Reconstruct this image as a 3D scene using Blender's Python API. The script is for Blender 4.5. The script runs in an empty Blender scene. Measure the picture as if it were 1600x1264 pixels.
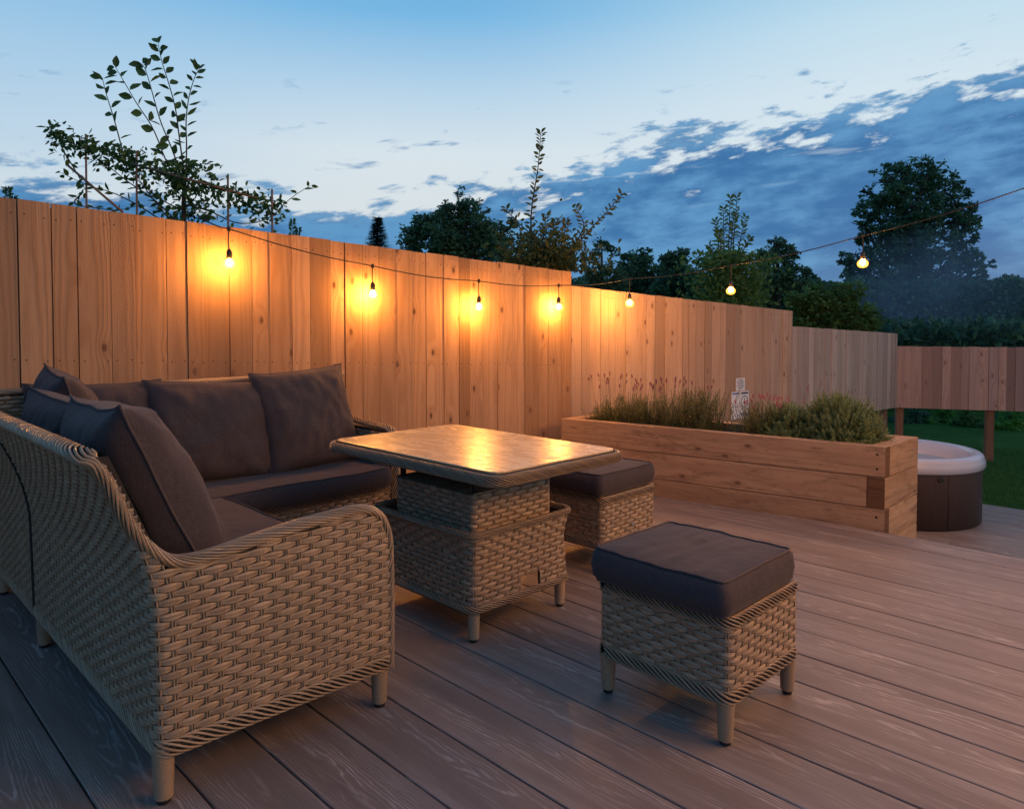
import bpy, math, random
from mathutils import Vector, Matrix, noise
from math import sin, cos, pi, sqrt, radians as R
random.seed(7)
S = bpy.context.scene
col = S.collection

# ------------------------------------------------------------------ camera
# world X runs along the deck boards, world Y across them, z = 0 is the upper deck
CAMH, F, CX, HOR, PITCH = 1.25, 1127.0, 800.0, 508.0, R(1.8)
CYP = HOR + F*math.tan(PITCH)
UX, UY = 0.70787, -0.70634
VX, VY = 0.70634, 0.70787
cam = bpy.data.cameras.new('camera')
co = bpy.data.objects.new('camera', cam); col.objects.link(co); S.camera = co
co.location = (0, 0, CAMH)
co.rotation_euler = (R(90)-PITCH, 0, math.atan2(-UY, VY))
cam.sensor_width = 36; cam.lens = 36*F/1600
cam.shift_y = -(632-CYP)/1600
cam.clip_start = .05; cam.clip_end = 2000

def at(px, py, Z):
    """a point of the place measured at Z metres in front of the viewpoint"""
    x = (px-CX)/F; z = -(py-CYP)/F
    c, s = cos(PITCH), sin(PITCH)
    d = (x, c+s*z, -s+c*z); t = Z/d[1]
    X, Y, H = d[0]*t, Z, d[2]*t
    return Vector((UX*X+UY*Y, VX*X+VY*Y, H+CAMH))

# ------------------------------------------------------------------ node helpers
class NT:
    def __init__(s, tree): s.t = tree; s.n = tree.nodes; s.l = tree.links
    def new(s, t, **k):
        n = s.n.new(t)
        for a, b in k.items(): setattr(n, a, b)
        return n
    def put(s, sock, v):
        if v is None: return
        if isinstance(v, (int, float)):
            sock.default_value = v if sock.type == 'VALUE' else ((v,)*3 if sock.type == 'VECTOR' else (v, v, v, 1))
        elif isinstance(v, (tuple, list)):
            sock.default_value = tuple(v) + ((1,) if sock.type == 'RGBA' and len(v) == 3 else ())
        else: s.l.new(v, sock)
    def m(s, op, a, b=None, c=None, clamp=False):
        n = s.new('ShaderNodeMath', operation=op, use_clamp=clamp)
        for i, v in enumerate((a, b, c)):
            if v is not None: s.put(n.inputs[i], v)
        return n.outputs[0]
    def mix(s, f, a, b, t='MIX'):
        n = s.new('ShaderNodeMix', data_type='RGBA', blend_type=t)
        s.put(n.inputs[0], f); s.put(n.inputs[6], a); s.put(n.inputs[7], b)
        return n.outputs[2]
    def ramp(s, f, pts, interp='LINEAR'):
        n = s.new('ShaderNodeValToRGB'); e = n.color_ramp.elements; n.color_ramp.interpolation = interp
        while len(e) < len(pts): e.new(.5)
        for i, (p, c) in enumerate(pts):
            e[i].position = p; e[i].color = (c, c, c, 1) if isinstance(c, (int, float)) else (*c, 1)
        s.put(n.inputs[0], f); return n.outputs[0]
    def noise(s, v, scale, detail=4, rough=.5, dist=0):
        n = s.new('ShaderNodeTexNoise'); s.put(n.inputs['Vector'], v)
        n.inputs['Scale'].default_value = scale; n.inputs['Detail'].default_value = detail
        n.inputs['Roughness'].default_value = rough; n.inputs['Distortion'].default_value = dist
        return n.outputs[0]
    def comb(s, x, y, z=0):
        n = s.new('ShaderNodeCombineXYZ')
        for i, v in enumerate((x, y, z)): s.put(n.inputs[i], v)
        return n.outputs[0]
    def sep(s, v):
        n = s.new('ShaderNodeSeparateXYZ'); s.put(n.inputs[0], v); return n.outputs
    def map(s, v, f0, f1, t0, t1, smooth=False):
        n = s.new('ShaderNodeMapRange', interpolation_type='SMOOTHSTEP' if smooth else 'LINEAR')
        for i, q in enumerate((v, f0, f1, t0, t1)): s.put(n.inputs[i], q)
        return n.outputs[0]

# ------------------------------------------------------------------ sky (dusk)
SKY = 1.0
w = bpy.data.worlds.new('World'); S.world = w; w.use_nodes = True
k = NT(w.node_tree); k.n.clear()
d = k.new('ShaderNodeTexCoord').outputs['Generated']
dx, dy, dz = k.sep(d)
right = k.m('ADD', k.m('MULTIPLY', dx, UX), k.m('MULTIPLY', dy, VX))
fwd = k.m('ADD', k.m('MULTIPLY', dx, UY), k.m('MULTIPLY', dy, VY))
az = k.m('ARCTAN2', right, fwd)                      # 0 = over the fence, + to the right
el = k.m('DIVIDE', dz, k.m('SQRT', k.m('ADD', k.m('MULTIPLY', dx, dx), k.m('ADD', k.m('MULTIPLY', dy, dy), .0001))))
azn = k.map(az, -.7, .7, 0, 1)
edge = k.ramp(azn, [(0, .178), (.10, .172), (.26, .150), (.36, .150), (.44, .182), (.52, .200), (.62, .236), (.80, .272), (.95, .300)])
cv = k.comb(k.m('MULTIPLY', az, 5.0), k.m('MULTIPLY', k.m('SUBTRACT', el, k.m('MULTIPLY', az, .16)), 16.0), 3.1)
n1 = k.noise(cv, 1.6, 8, .62, .25)
cv2 = k.comb(k.m('MULTIPLY', az, 11.0), k.m('MULTIPLY', k.m('SUBTRACT', el, k.m('MULTIPLY', az, .1)), 42.0), 9.7)
n2 = k.noise(cv2, 1.0, 6, .6, .3)
depth = k.m('SUBTRACT', edge, el)
cv3 = k.comb(k.m('MULTIPLY', az, 17.0), k.m('MULTIPLY', k.m('SUBTRACT', el, k.m('MULTIPLY', az, .12)), 44.0), 2.2)
n3 = k.noise(cv3, 1.0, 7, .58, .15)
dn = k.m('ADD', depth, k.m('ADD', k.m('MULTIPLY', k.m('SUBTRACT', n1, .5), .20), k.m('MULTIPLY', k.m('SUBTRACT', n3, .5), .23)))
dn = k.m('ADD', dn, k.m('MULTIPLY', k.m('SUBTRACT', n2, .5), .05))
cloud = k.map(dn, -.010, .026, 0, 1, True)
band = k.m('MULTIPLY', k.map(el, .36, .27, 0, 1, True), k.map(el, .10, .2, 0, 1, True))
wisp = k.m('MULTIPLY', k.map(n2, .60, .72, 0, .75, True), band)
wisp = k.m('MULTIPLY', wisp, k.map(az, -.75, -.1, .7, 1))
# streaks of clear light inside the bank
hole = k.m('MULTIPLY', k.map(k.noise(k.comb(k.m('MULTIPLY', az, 5.0), k.m('MULTIPLY', k.m('SUBTRACT', el, k.m('MULTIPLY', az, .05)), 48.0), 5.5), 1.1, 4, .55), .60, .70, 0, .55, True), k.map(depth, .0, .11, 1, 0, True))
cloud = k.m('MULTIPLY', cloud, k.m('SUBTRACT', 1, hole))
cloud = k.m('MAXIMUM', cloud, wisp)
eln = k.map(el, 0, 1.5, 0, 1)
clearA = k.ramp(eln, [(0, (.45, .52, .56)), (.10, (.60, .66, .69)), (.155, (.60, .68, .73)), (.215, (.40, .57, .72)), (.28, (.17, .42, .68)), (.36, (.09, .30, .56)), (.6, (.05, .17, .36)), (1, (.04, .13, .29))])
clearB = k.ramp(eln, [(0, (.45, .52, .56)), (.12, (.62, .69, .73)), (.19, (.58, .69, .76)), (.25, (.47, .64, .75)), (.31, (.30, .53, .70)), (.42, (.13, .33, .56)), (.6, (.06, .19, .38)), (1, (.04, .13, .29))])
clear = k.mix(k.map(az, -.1, .5, 0, 1, True), clearA, clearB)
lef = k.m('MULTIPLY', k.map(az, -.15, -.65, 0, .45, True), k.map(el, .13, .22, 0, 1))
clear = k.mix(lef, clear, (.24, .46, .68))
big = k.noise(k.comb(k.m('MULTIPLY', az, 3.0), k.m('MULTIPLY', el, 14.0), 1.2), 1.0, 5, .55)
ccol = k.mix(k.map(k.m('ADD', k.m('MULTIPLY', big, .5), k.m('MULTIPLY', n3, .5)), .40, .60, 0, 1, True), (.040, .150, .345), (.10, .275, .50))
ccol = k.mix(k.map(depth, .02, .0, 0, .28), ccol, (.20, .34, .49))
low = k.mix(k.map(el, .12, .0, 0, .5), ccol, (.14, .29, .47))
sky = k.mix(cloud, clear, low)
# unseen sky behind the viewpoint: dark blue, an added warm glow lights the furniture
back = k.map(fwd, .35, -.3, 0, 1, True)
backc = k.mix(k.map(k.m('ADD', k.m('MULTIPLY', dx, .85), k.m('MULTIPLY', dy, .6)), .35, .95, 0, 1, True), (.022, .14, .34), (.62, .57, .54))
sky = k.mix(k.m('MULTIPLY', back, .9), sky, backc)
ns = k.new('ShaderNodeTexSky', sky_type='NISHITA', sun_disc=False)
ns.sun_elevation = R(1.0); ns.sun_rotation = R(-10); ns.air_density = 1; ns.dust_density = 1
nsc = k.mix(1, sky, k.mix(1, ns.outputs[0], .002, 'MULTIPLY'), 'ADD')
nsc = k.mix(k.map(dz, -.04, -.005, 0, 1), (.02, .025, .03), nsc)
bg = k.new('ShaderNodeBackground'); k.put(bg.inputs[0], nsc); bg.inputs[1].default_value = SKY
k.l.new(bg.outputs[0], k.new('ShaderNodeOutputWorld').inputs[0])

sl = bpy.data.lights.new('sun', 'SUN'); sl.energy = .04; sl.angle = R(12); sl.color = (1, .72, .5)
so = bpy.data.objects.new('sun', sl); col.objects.link(so)
so.rotation_euler = (R(86), 0, R(10)); so.location = (0, 0, 20)

S.view_settings.view_transform = 'Standard'; S.view_settings.look = 'None'
S.view_settings.exposure = .18; S.view_settings.gamma = 1
S.render.engine = 'CYCLES'
S.cycles.max_bounces = 6; S.cycles.sample_clamp_indirect = 4; S.cycles.caustics_reflective = False; S.cycles.caustics_refractive = False
S.render.resolution_x = 1024; S.render.resolution_y = 808

# ------------------------------------------------------------------ materials
MATS = {}
def mat(name):
    m = bpy.data.materials.new(name); m.use_nodes = True; MATS[name] = m
    k = NT(m.node_tree); b = k.n['Principled BSDF']; return m, k, b
def bump(k, b, h, strength, dist):
    n = k.new('ShaderNodeBump'); n.inputs['Strength'].default_value = strength; n.inputs['Distance'].default_value = dist
    k.put(n.inputs['Height'], h); k.l.new(n.outputs[0], b.inputs['Normal'])
def plain(name, c, rough=.6, metal=0, nz=.15, sc=30, bs=.2, bd=.002, spec=None):
    m, k, b = mat(name)
    o = k.new('ShaderNodeTexCoord').outputs['Object']; n = k.noise(o, sc, 5, .6)
    k.put(b.inputs['Base Color'], k.mix(n, tuple(x*(1-nz) for x in c), tuple(min(1, x*(1+nz)) for x in c)))
    b.inputs['Roughness'].default_value = rough; b.inputs['Metallic'].default_value = metal
    if spec is not None: b.inputs['Specular IOR Level'].default_value = spec
    if bs: bump(k, b, n, bs, bd)
    return m
def rnd_attr(k):
    a = k.new('ShaderNodeAttribute', attribute_name='rnd'); return k.sep(a.outputs['Vector'])

def wood(name, light, dark, knotc, ringf=26, rough=.7, knots=1.0, tint=.35, grainbump=.25, greyl=0, ringamt=.5, stain=0, spec=.3, rsawn=0):
    """UV: x = metres along the grain, y = metres across it (0 in the middle of the board)"""
    m, k, b = mat(name)
    uv = k.new('ShaderNodeUVMap', uv_map='UVMap').outputs[0]; x, y, _ = k.sep(uv)
    r0, r1, r2 = rnd_attr(k)
    xo = k.m('ADD', x, k.m('MULTIPLY', r0, 37.0))
    wob = k.noise(k.comb(k.m('MULTIPLY', xo, 1.3), k.m('MULTIPLY', y, 6), k.m('MULTIPLY', r1, 9)), 1.6, 3, .5)
    yy = k.m('ADD', y, k.m('MULTIPLY', k.m('SUBTRACT', r1, .5), .14))
    # knots
    kv = k.new('ShaderNodeTexVoronoi', feature='F1', voronoi_dimensions='2D'); kv.inputs['Scale'].default_value = 1
    k.put(kv.inputs['Vector'], k.comb(k.m('MULTIPLY', xo, 2.6), k.m('MULTIPLY', k.m('ADD', y, k.m('MULTIPLY', r1, 3)), 5.0), 0))
    kd = kv.outputs['Distance']
    kr, kg, kb_ = k.sep(kv.outputs['Color'])
    has = k.map(kr, .42, .43, 0, knots)
    kbulge = k.m('MULTIPLY', k.map(kd, .0, .34, .9, 0, True), has)
    # cathedral rings
    q = k.m('ADD', k.m('MULTIPLY', k.m('MULTIPLY', yy, yy), 900), k.m('ADD', k.m('MULTIPLY', xo, 2.2), k.m('MULTIPLY', wob, 7)))
    q = k.m('ADD', q, k.m('MULTIPLY', kbulge, 5))
    ring = k.m('ADD', k.m('MULTIPLY', k.m('SINE', k.m('MULTIPLY', q, ringf/10)), .5), .5)
    ring = k.m('POWER', ring, 1.7)
    fine = k.noise(k.comb(k.m('MULTIPLY', xo, 3), k.m('MULTIPLY', y, 170), r1), 1, 4, .6)
    blot = k.noise(k.comb(k.m('MULTIPLY', xo, 1.2), k.m('MULTIPLY', y, 9), r2), 1.4, 4, .6)
    f = k.m('ADD', k.m('MULTIPLY', ring, ringamt), k.m('ADD', k.m('MULTIPLY', fine, .35), k.m('MULTIPLY', blot, .35)))
    f = k.map(f, .2, .95, 0, 1)
    c = k.mix(f, light, dark)
    if stain:
        st = k.noise(k.comb(k.m('MULTIPLY', xo, 2.2), k.m('MULTIPLY', y, 9), k.m('MULTIPLY', r2, 5)), 1.7, 7, .72, .6)
        c = k.mix(k.map(st, .52, .70, 0, stain), c, tuple(v*.35 for v in dark))
        ck = k.noise(k.comb(k.m('MULTIPLY', xo, 1.1), k.m('MULTIPLY', y, 26), r1), 1.5, 3, .5, .8)
        crack = k.map(k.m('ABSOLUTE', k.m('SUBTRACT', ck, .5)), .0, .010, .85, 0)
        c = k.mix(crack, c, tuple(v*.25 for v in dark))
    kc = k.m('MULTIPLY', k.map(kd, .03, .085, 1, 0, True), has)
    c = k.mix(k.m('MULTIPLY', k.map(kd, .05, .20, .45, 0, True), has), c, dark)
    c = k.mix(k.m('MULTIPLY', kc, .9), c, knotc)
    c = k.mix(k.m('MULTIPLY', r2, tint), c, tuple(v*.55 for v in dark))
    if greyl: c = k.mix(k.m('MULTIPLY', r0, greyl), c, (.30, .27, .25))
    k.put(b.inputs['Base Color'], c); b.inputs['Roughness'].default_value = rough
    b.inputs['Specular IOR Level'].default_value = spec
    h = k.m('ADD', k.m('MULTIPLY', fine, .7), k.m('MULTIPLY', ring, .35))
    if rsawn:   # rough sawn faces on some of the boards
        rs = k.noise(k.comb(k.m('MULTIPLY', xo, 1), k.m('MULTIPLY', y, 1.6), r2), 95, 3, .6)
        h = k.m('ADD', h, k.m('MULTIPLY', k.m('MULTIPLY', rs, rsawn*2.2), k.map(r0, .3, .7, .15, 1)))
        wk = k.noise(k.comb(k.m('MULTIPLY', xo, .7), k.m('MULTIPLY', y, 5), r1), 2.0, 3, .5)
        c = k.mix(k.map(wk, .5, .75, 0, .35), c, tuple(v*.6 for v in dark)); k.put(b.inputs['Base Color'], c)
    bump(k, b, h, grainbump, .004)
    return m
wood('fence_wood', (.62, .375, .21), (.40, .205, .095), (.09, .03, .012), ringf=16, rough=.75, greyl=.12, tint=.75, knots=1, ringamt=.32, grainbump=.5, rsawn=.6)
wood('fence_wood_far', (.70, .54, .44), (.50, .34, .26), (.2, .11, .07), ringf=16, rough=.8, greyl=.12, tint=.5, rsawn=.4, knots=.7, ringamt=.25)
wood('fence_wood_mid', (.64, .44, .31), (.44, .27, .175), (.13, .05, .025), ringf=16, rough=.8, greyl=.25, tint=.75, knots=1, ringamt=.25, rsawn=.4)
wood('fence_wood_red', (.70, .45, .33), (.48, .26, .18), (.2, .09, .05), ringf=16, rough=.8, greyl=.3, tint=.8, knots=.8, ringamt=.3)
wood('sleeper_wood', (.56, .385, .235), (.36, .22, .125), (.10, .05, .028), ringf=9, rough=.75, knots=.9, grainbump=.6, stain=.85, tint=.4, rsawn=.25, ringamt=.26)
wood('end_grain', (.20, .11, .055), (.11, .055, .028), (.08, .04, .02), ringf=30, rough=.8, knots=0)
wood('post_wood', (.34, .19, .11), (.24, .12, .07), (.12, .05, .03), ringf=20, rough=.8)

def deck_material():
    m, k, b = mat('deck_board')
    uv = k.new('ShaderNodeUVMap', uv_map='UVMap').outputs[0]; x, y, _ = k.sep(uv)
    r0, r1, r2 = rnd_attr(k)
    xo = k.m('ADD', x, k.m('MULTIPLY', r0, 41)); yy = k.m('ADD', y, k.m('MULTIPLY', k.m('SUBTRACT', r1, .5), .10))
    wob = k.noise(k.comb(k.m('MULTIPLY', xo, 1.1), k.m('MULTIPLY', y, 7), r2), 1.7, 4, .55)
    q = k.m('ADD', k.m('MULTIPLY', k.m('MULTIPLY', yy, yy), 1000), k.m('ADD', k.m('MULTIPLY', xo, 3.0), k.m('MULTIPLY', wob, 9)))
    ring = k.m('ADD', k.m('MULTIPLY', k.m('SINE', k.m('MULTIPLY', q, 5.2)), .5), .5)
    line = k.m('POWER', ring, 4.5)
    fine = k.noise(k.comb(k.m('MULTIPLY', xo, 5), k.m('MULTIPLY', y, 260), r1), 1, 4, .65)
    patch = k.noise(k.comb(k.m('MULTIPLY', xo, .9), k.m('MULTIPLY', y, 8), k.m('MULTIPLY', r1, 7)), 1.6, 4, .6)
    glint = k.m('MULTIPLY', k.m('MULTIPLY', line, k.map(patch, .42, .68, .05, 1)), k.map(fine, .3, .62, .3, 1))
    base = k.mix(fine, (.150, .120, .100), (.325, .262, .220))
    base = k.mix(k.m('MULTIPLY', r2, .45), base, (.13, .09, .075))
    base = k.mix(k.map(patch, .35, .7, 0, .45), base, (.31, .255, .22))
    c = k.mix(k.m('MULTIPLY', glint, .7), base, (.72, .66, .60))  # pale glints along the grain, painted into the board colour
    k.put(b.inputs['Base Color'], c)
    k.put(b.inputs['Roughness'], k.map(fine, .2, .8, .38, .62)); b.inputs['Specular IOR Level'].default_value = .5
    h = k.m('ADD', k.m('MULTIPLY', fine, .9), k.m('MULTIPLY', ring, .5))
    bump(k, b, h, .35, .0015)
deck_material()

def wicker_material(name, a, bb, warm):
    m, k, b = mat(name)
    uv = k.new('ShaderNodeUVMap', uv_map='UVMap').outputs[0]; x, y, _ = k.sep(uv)
    r0, r1, r2 = rnd_attr(k)
    st = k.map(k.noise(k.comb(k.m('MULTIPLY', x, 9), k.m('MULTIPLY', y, 420), k.m('MULTIPLY', r0, 11)), 1, 3, .6), .32, .68, 0, 1)
    lo = k.noise(k.comb(k.m('MULTIPLY', x, 7), k.m('MULTIPLY', r0, 40), 0), 1, 2)
    c = k.mix(st, a, bb); c = k.mix(k.map(lo, .35, .7, 0, .5), c, warm)
    c = k.mix(k.m('MULTIPLY', r1, .45), c, tuple(v*.5 for v in a))
    k.put(b.inputs['Base Color'], c); b.inputs['Roughness'].default_value = .36
    b.inputs['Specular IOR Level'].default_value = .55
    gv = k.m('SINE', k.m('MULTIPLY', y, 2*pi/.0042)); c2 = k.mix(k.map(gv, -1, -.2, .35, 0), c, tuple(v*.45 for v in a)); k.put(b.inputs['Base Color'], c2)
    bump(k, b, k.m('ADD', k.m('MULTIPLY', st, .5), k.m('MULTIPLY', gv, .35)), .6, .002)
wicker_material('wicker', (.29, .205, .130), (.60, .44, .285), (.58, .38, .20))
plain('wicker_core', (.04, .032, .026), .9)
plain('black_plastic', (.012, .012, .013), .5, bs=0)
plain('dark_metal', (.05, .045, .04), .45, metal=.6, bs=0)
plain('badge_metal', (.45, .42, .38), .35, metal=.9, bs=0)
plain('white_acrylic', (.50, .55, .64), .22, nz=.03, sc=4, bs=0)
plain('tub_water', (.30, .42, .46), .05, nz=.05, bs=.1)
plain('soil', (.035, .025, .02), .95, sc=60, bs=1, bd=.02)
plain('cable_rubber', (.015, .014, .013), .5, bs=0)
plain('nail_metal', (.05, .035, .03), .5, metal=.5, bs=0)
plain('sign_white', (.72, .76, .82), .4, nz=.02, bs=0)
plain('sign_ink', (.03, .035, .06), .5, bs=0)
plain('sign_blue', (.08, .13, .40), .5, bs=0)
plain('sign_red', (.45, .07, .08), .5, bs=0)
plain('bark', (.075, .06, .045), .9, sc=25, bs=.6, bd=.01)
plain('cane', (.30, .15, .085), .6, nz=.3, sc=20)
plain('joist', (.06, .045, .035), .9)

def fabric(name, c, warm):
    m, k, b = mat(name)
    o = k.new('ShaderNodeTexCoord').outputs['Object']; x, y, z = k.sep(o)
    a = k.noise(k.comb(k.m('MULTIPLY', x, 30), k.m('MULTIPLY', y, 900), k.m('MULTIPLY', z, 900)), 1, 2, .7)
    a2 = k.noise(k.comb(k.m('MULTIPLY', x, 900), k.m('MULTIPLY', y, 60), k.m('MULTIPLY', z, 60)), 1, 2, .7)
    th = k.m('MULTIPLY', k.m('ADD', a, a2), .5)
    bl = k.noise(o, 6, 4, .6)
    cc = k.mix(k.map(th, .35, .65, 0, 1), tuple(v*.62 for v in c), tuple(v*1.4 for v in c))
    cc = k.mix(k.map(bl, .3, .7, 0, .4), cc, warm)
    k.put(b.inputs['Base Color'], cc); b.inputs['Roughness'].default_value = .85
    b.inputs['Specular IOR Level'].default_value = .2
    b.inputs['Sheen Weight'].default_value = .12; b.inputs['Sheen Roughness'].default_value = .4
    wr = k.noise(o, 9, 3, .5, .8)
    h = k.m('ADD', k.m('MULTIPLY', th, .10), k.m('MULTIPLY', wr, .9))
    bump(k, b, h, .45, .012)
fabric('cushion_fabric', (.068, .055, .057), (.092, .066, .060))
plain('piping_fabric', (.085, .064, .06), .8, bs=0)
plain('piping_pale', (.20, .155, .15), .8, bs=0)

def glass_top():
    m, k, b = mat('table_glass')
    uv = k.new('ShaderNodeTexCoord').outputs['Object']; x, y, z = k.sep(uv)
    g = k.noise(k.comb(k.m('MULTIPLY', x, 3), k.m('MULTIPLY', y, 60), 0), 1, 4, .6)
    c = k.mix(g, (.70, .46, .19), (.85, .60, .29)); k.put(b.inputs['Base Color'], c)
    sm = k.noise(k.comb(k.m('MULTIPLY', x, 3.2), k.m('MULTIPLY', y, 7), 2), 1.5, 5, .7, 1.5)
    k.put(b.inputs['Roughness'], k.map(sm, .48, .68, .24, .5)); b.inputs['Specular IOR Level'].default_value = .9
    b.inputs['Coat Weight'].default_value = .8; b.inputs['Coat IOR'].default_value = 1.7; k.put(b.inputs['Coat Roughness'], k.map(sm, .5, .66, .34, .5))
    rp = k.noise(k.comb(k.m('MULTIPLY', x, 5), k.m('MULTIPLY', y, 22), 2), 1.2, 3, .5, .4)
    bump(k, b, rp, .22, .005)
    nb = [n for n in k.n if n.type == 'BUMP'][0]; k.l.new(nb.outputs[0], b.inputs['Coat Normal'])
glass_top()

def bulb_mat(name, c, s):
    m, k, b = mat(name); b.inputs['Emission Color'].default_value = (*c, 1); b.inputs['Emission Strength'].default_value = s
    b.inputs['Base Color'].default_value = (.8, .6, .3, 1)
bulb_mat('bulb_glow', (1, .42, .085), 1080)
def amber():
    m, k, b = mat('amber_glass'); k.n.remove(b)
    lw = k.new('ShaderNodeLayerWeight'); lw.inputs[0].default_value = .35
    t = k.new('ShaderNodeBsdfTransparent'); t.inputs[0].default_value = (1, .93, .8, 1)
    e_ = k.new('ShaderNodeEmission'); e_.inputs[0].default_value = (1, .36, .045, 1)
    k.put(e_.inputs[1], k.map(lw.outputs['Facing'], 0, 1, 3.2, .25))
    a_ = k.new('ShaderNodeAddShader'); k.l.new(t.outputs[0], a_.inputs[0]); k.l.new(e_.outputs[0], a_.inputs[1])
    k.l.new(a_.outputs[0], [n for n in k.n if n.type == 'OUTPUT_MATERIAL'][0].inputs[0])
amber()
def leaf_mat(name, a, bb, tr=.35, rough=.5):
    m, k, b = mat(name); r0, r1, r2 = rnd_attr(k)
    c = k.mix(r0, a, bb); k.put(b.inputs['Base Color'], c); b.inputs['Roughness'].default_value = rough
    b.inputs['Specular IOR Level'].default_value = .3
    t = k.new('ShaderNodeBsdfTranslucent'); k.put(t.inputs[0], c)
    mx = k.new('ShaderNodeMixShader'); mx.inputs[0].default_value = tr
    out = [n for n in k.n if n.type == 'OUTPUT_MATERIAL'][0]
    k.l.new(b.outputs[0], mx.inputs[1]); k.l.new(t.outputs[0], mx.inputs[2]); k.l.new(mx.outputs[0], out.inputs[0])
leaf_mat('leaf_dark', (.045, .115, .07), (.13, .26, .12))
leaf_mat('leaf_mid', (.07, .15, .04), (.20, .32, .08))
leaf_mat('leaf_sapling', (.04, .10, .03), (.12, .22, .06), tr=.2)
leaf_mat('leaf_bronze', (.07, .10, .03), (.22, .22, .07))
leaf_mat('leaf_bright', (.09, .24, .04), (.22, .46, .08))
leaf_mat('leaf_rosemary', (.13, .20, .08), (.34, .43, .18))
leaf_mat('leaf_lavender', (.13, .15, .06), (.30, .30, .12))
leaf_mat('petal_purple', (.12, .03, .07), (.30, .08, .16))
leaf_mat('petal_pink', (.34, .08, .12), (.55, .17, .2))
leaf_mat('conifer', (.012, .025, .018), (.03, .05, .03))
def grass_mat():
    m, k, b = mat('grass_ground'); o = k.new('ShaderNodeTexCoord').outputs['Object']
    n = k.noise(o, 6, 6, .7); n2 = k.noise(o, 1.2, 3)
    k.put(b.inputs['Base Color'], k.mix(k.map(k.m('ADD', k.m('MULTIPLY', n, .6), k.m('MULTIPLY', n2, .4)), .35, .65, 0, 1), (.025, .085, .015), (.06, .17, .03)))
    b.inputs['Roughness'].default_value = .9; b.inputs['Specular IOR Level'].default_value = .1
    bump(k, b, k.noise(o, 70, 4, .7), 1, .03)
grass_mat()
leaf_mat('grass_blade', (.03, .11, .018), (.08, .24, .045))
def cabinet_mat():
    m, k, b = mat('tub_cabinet'); o = k.new('ShaderNodeTexCoord').outputs['Object']; x, y, z = k.sep(o)
    a = k.m('MULTIPLY', k.m('ARCTAN2', y, x), 60); n = k.noise(k.comb(a, k.m('MULTIPLY', z, 4), 0), 1.2, 4, .6)
    k.put(b.inputs['Base Color'], k.mix(n, (.035, .024, .022), (.085, .062, .055))); b.inputs['Roughness'].default_value = .55
    bump(k, b, n, .3, .003)
cabinet_mat()

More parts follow.
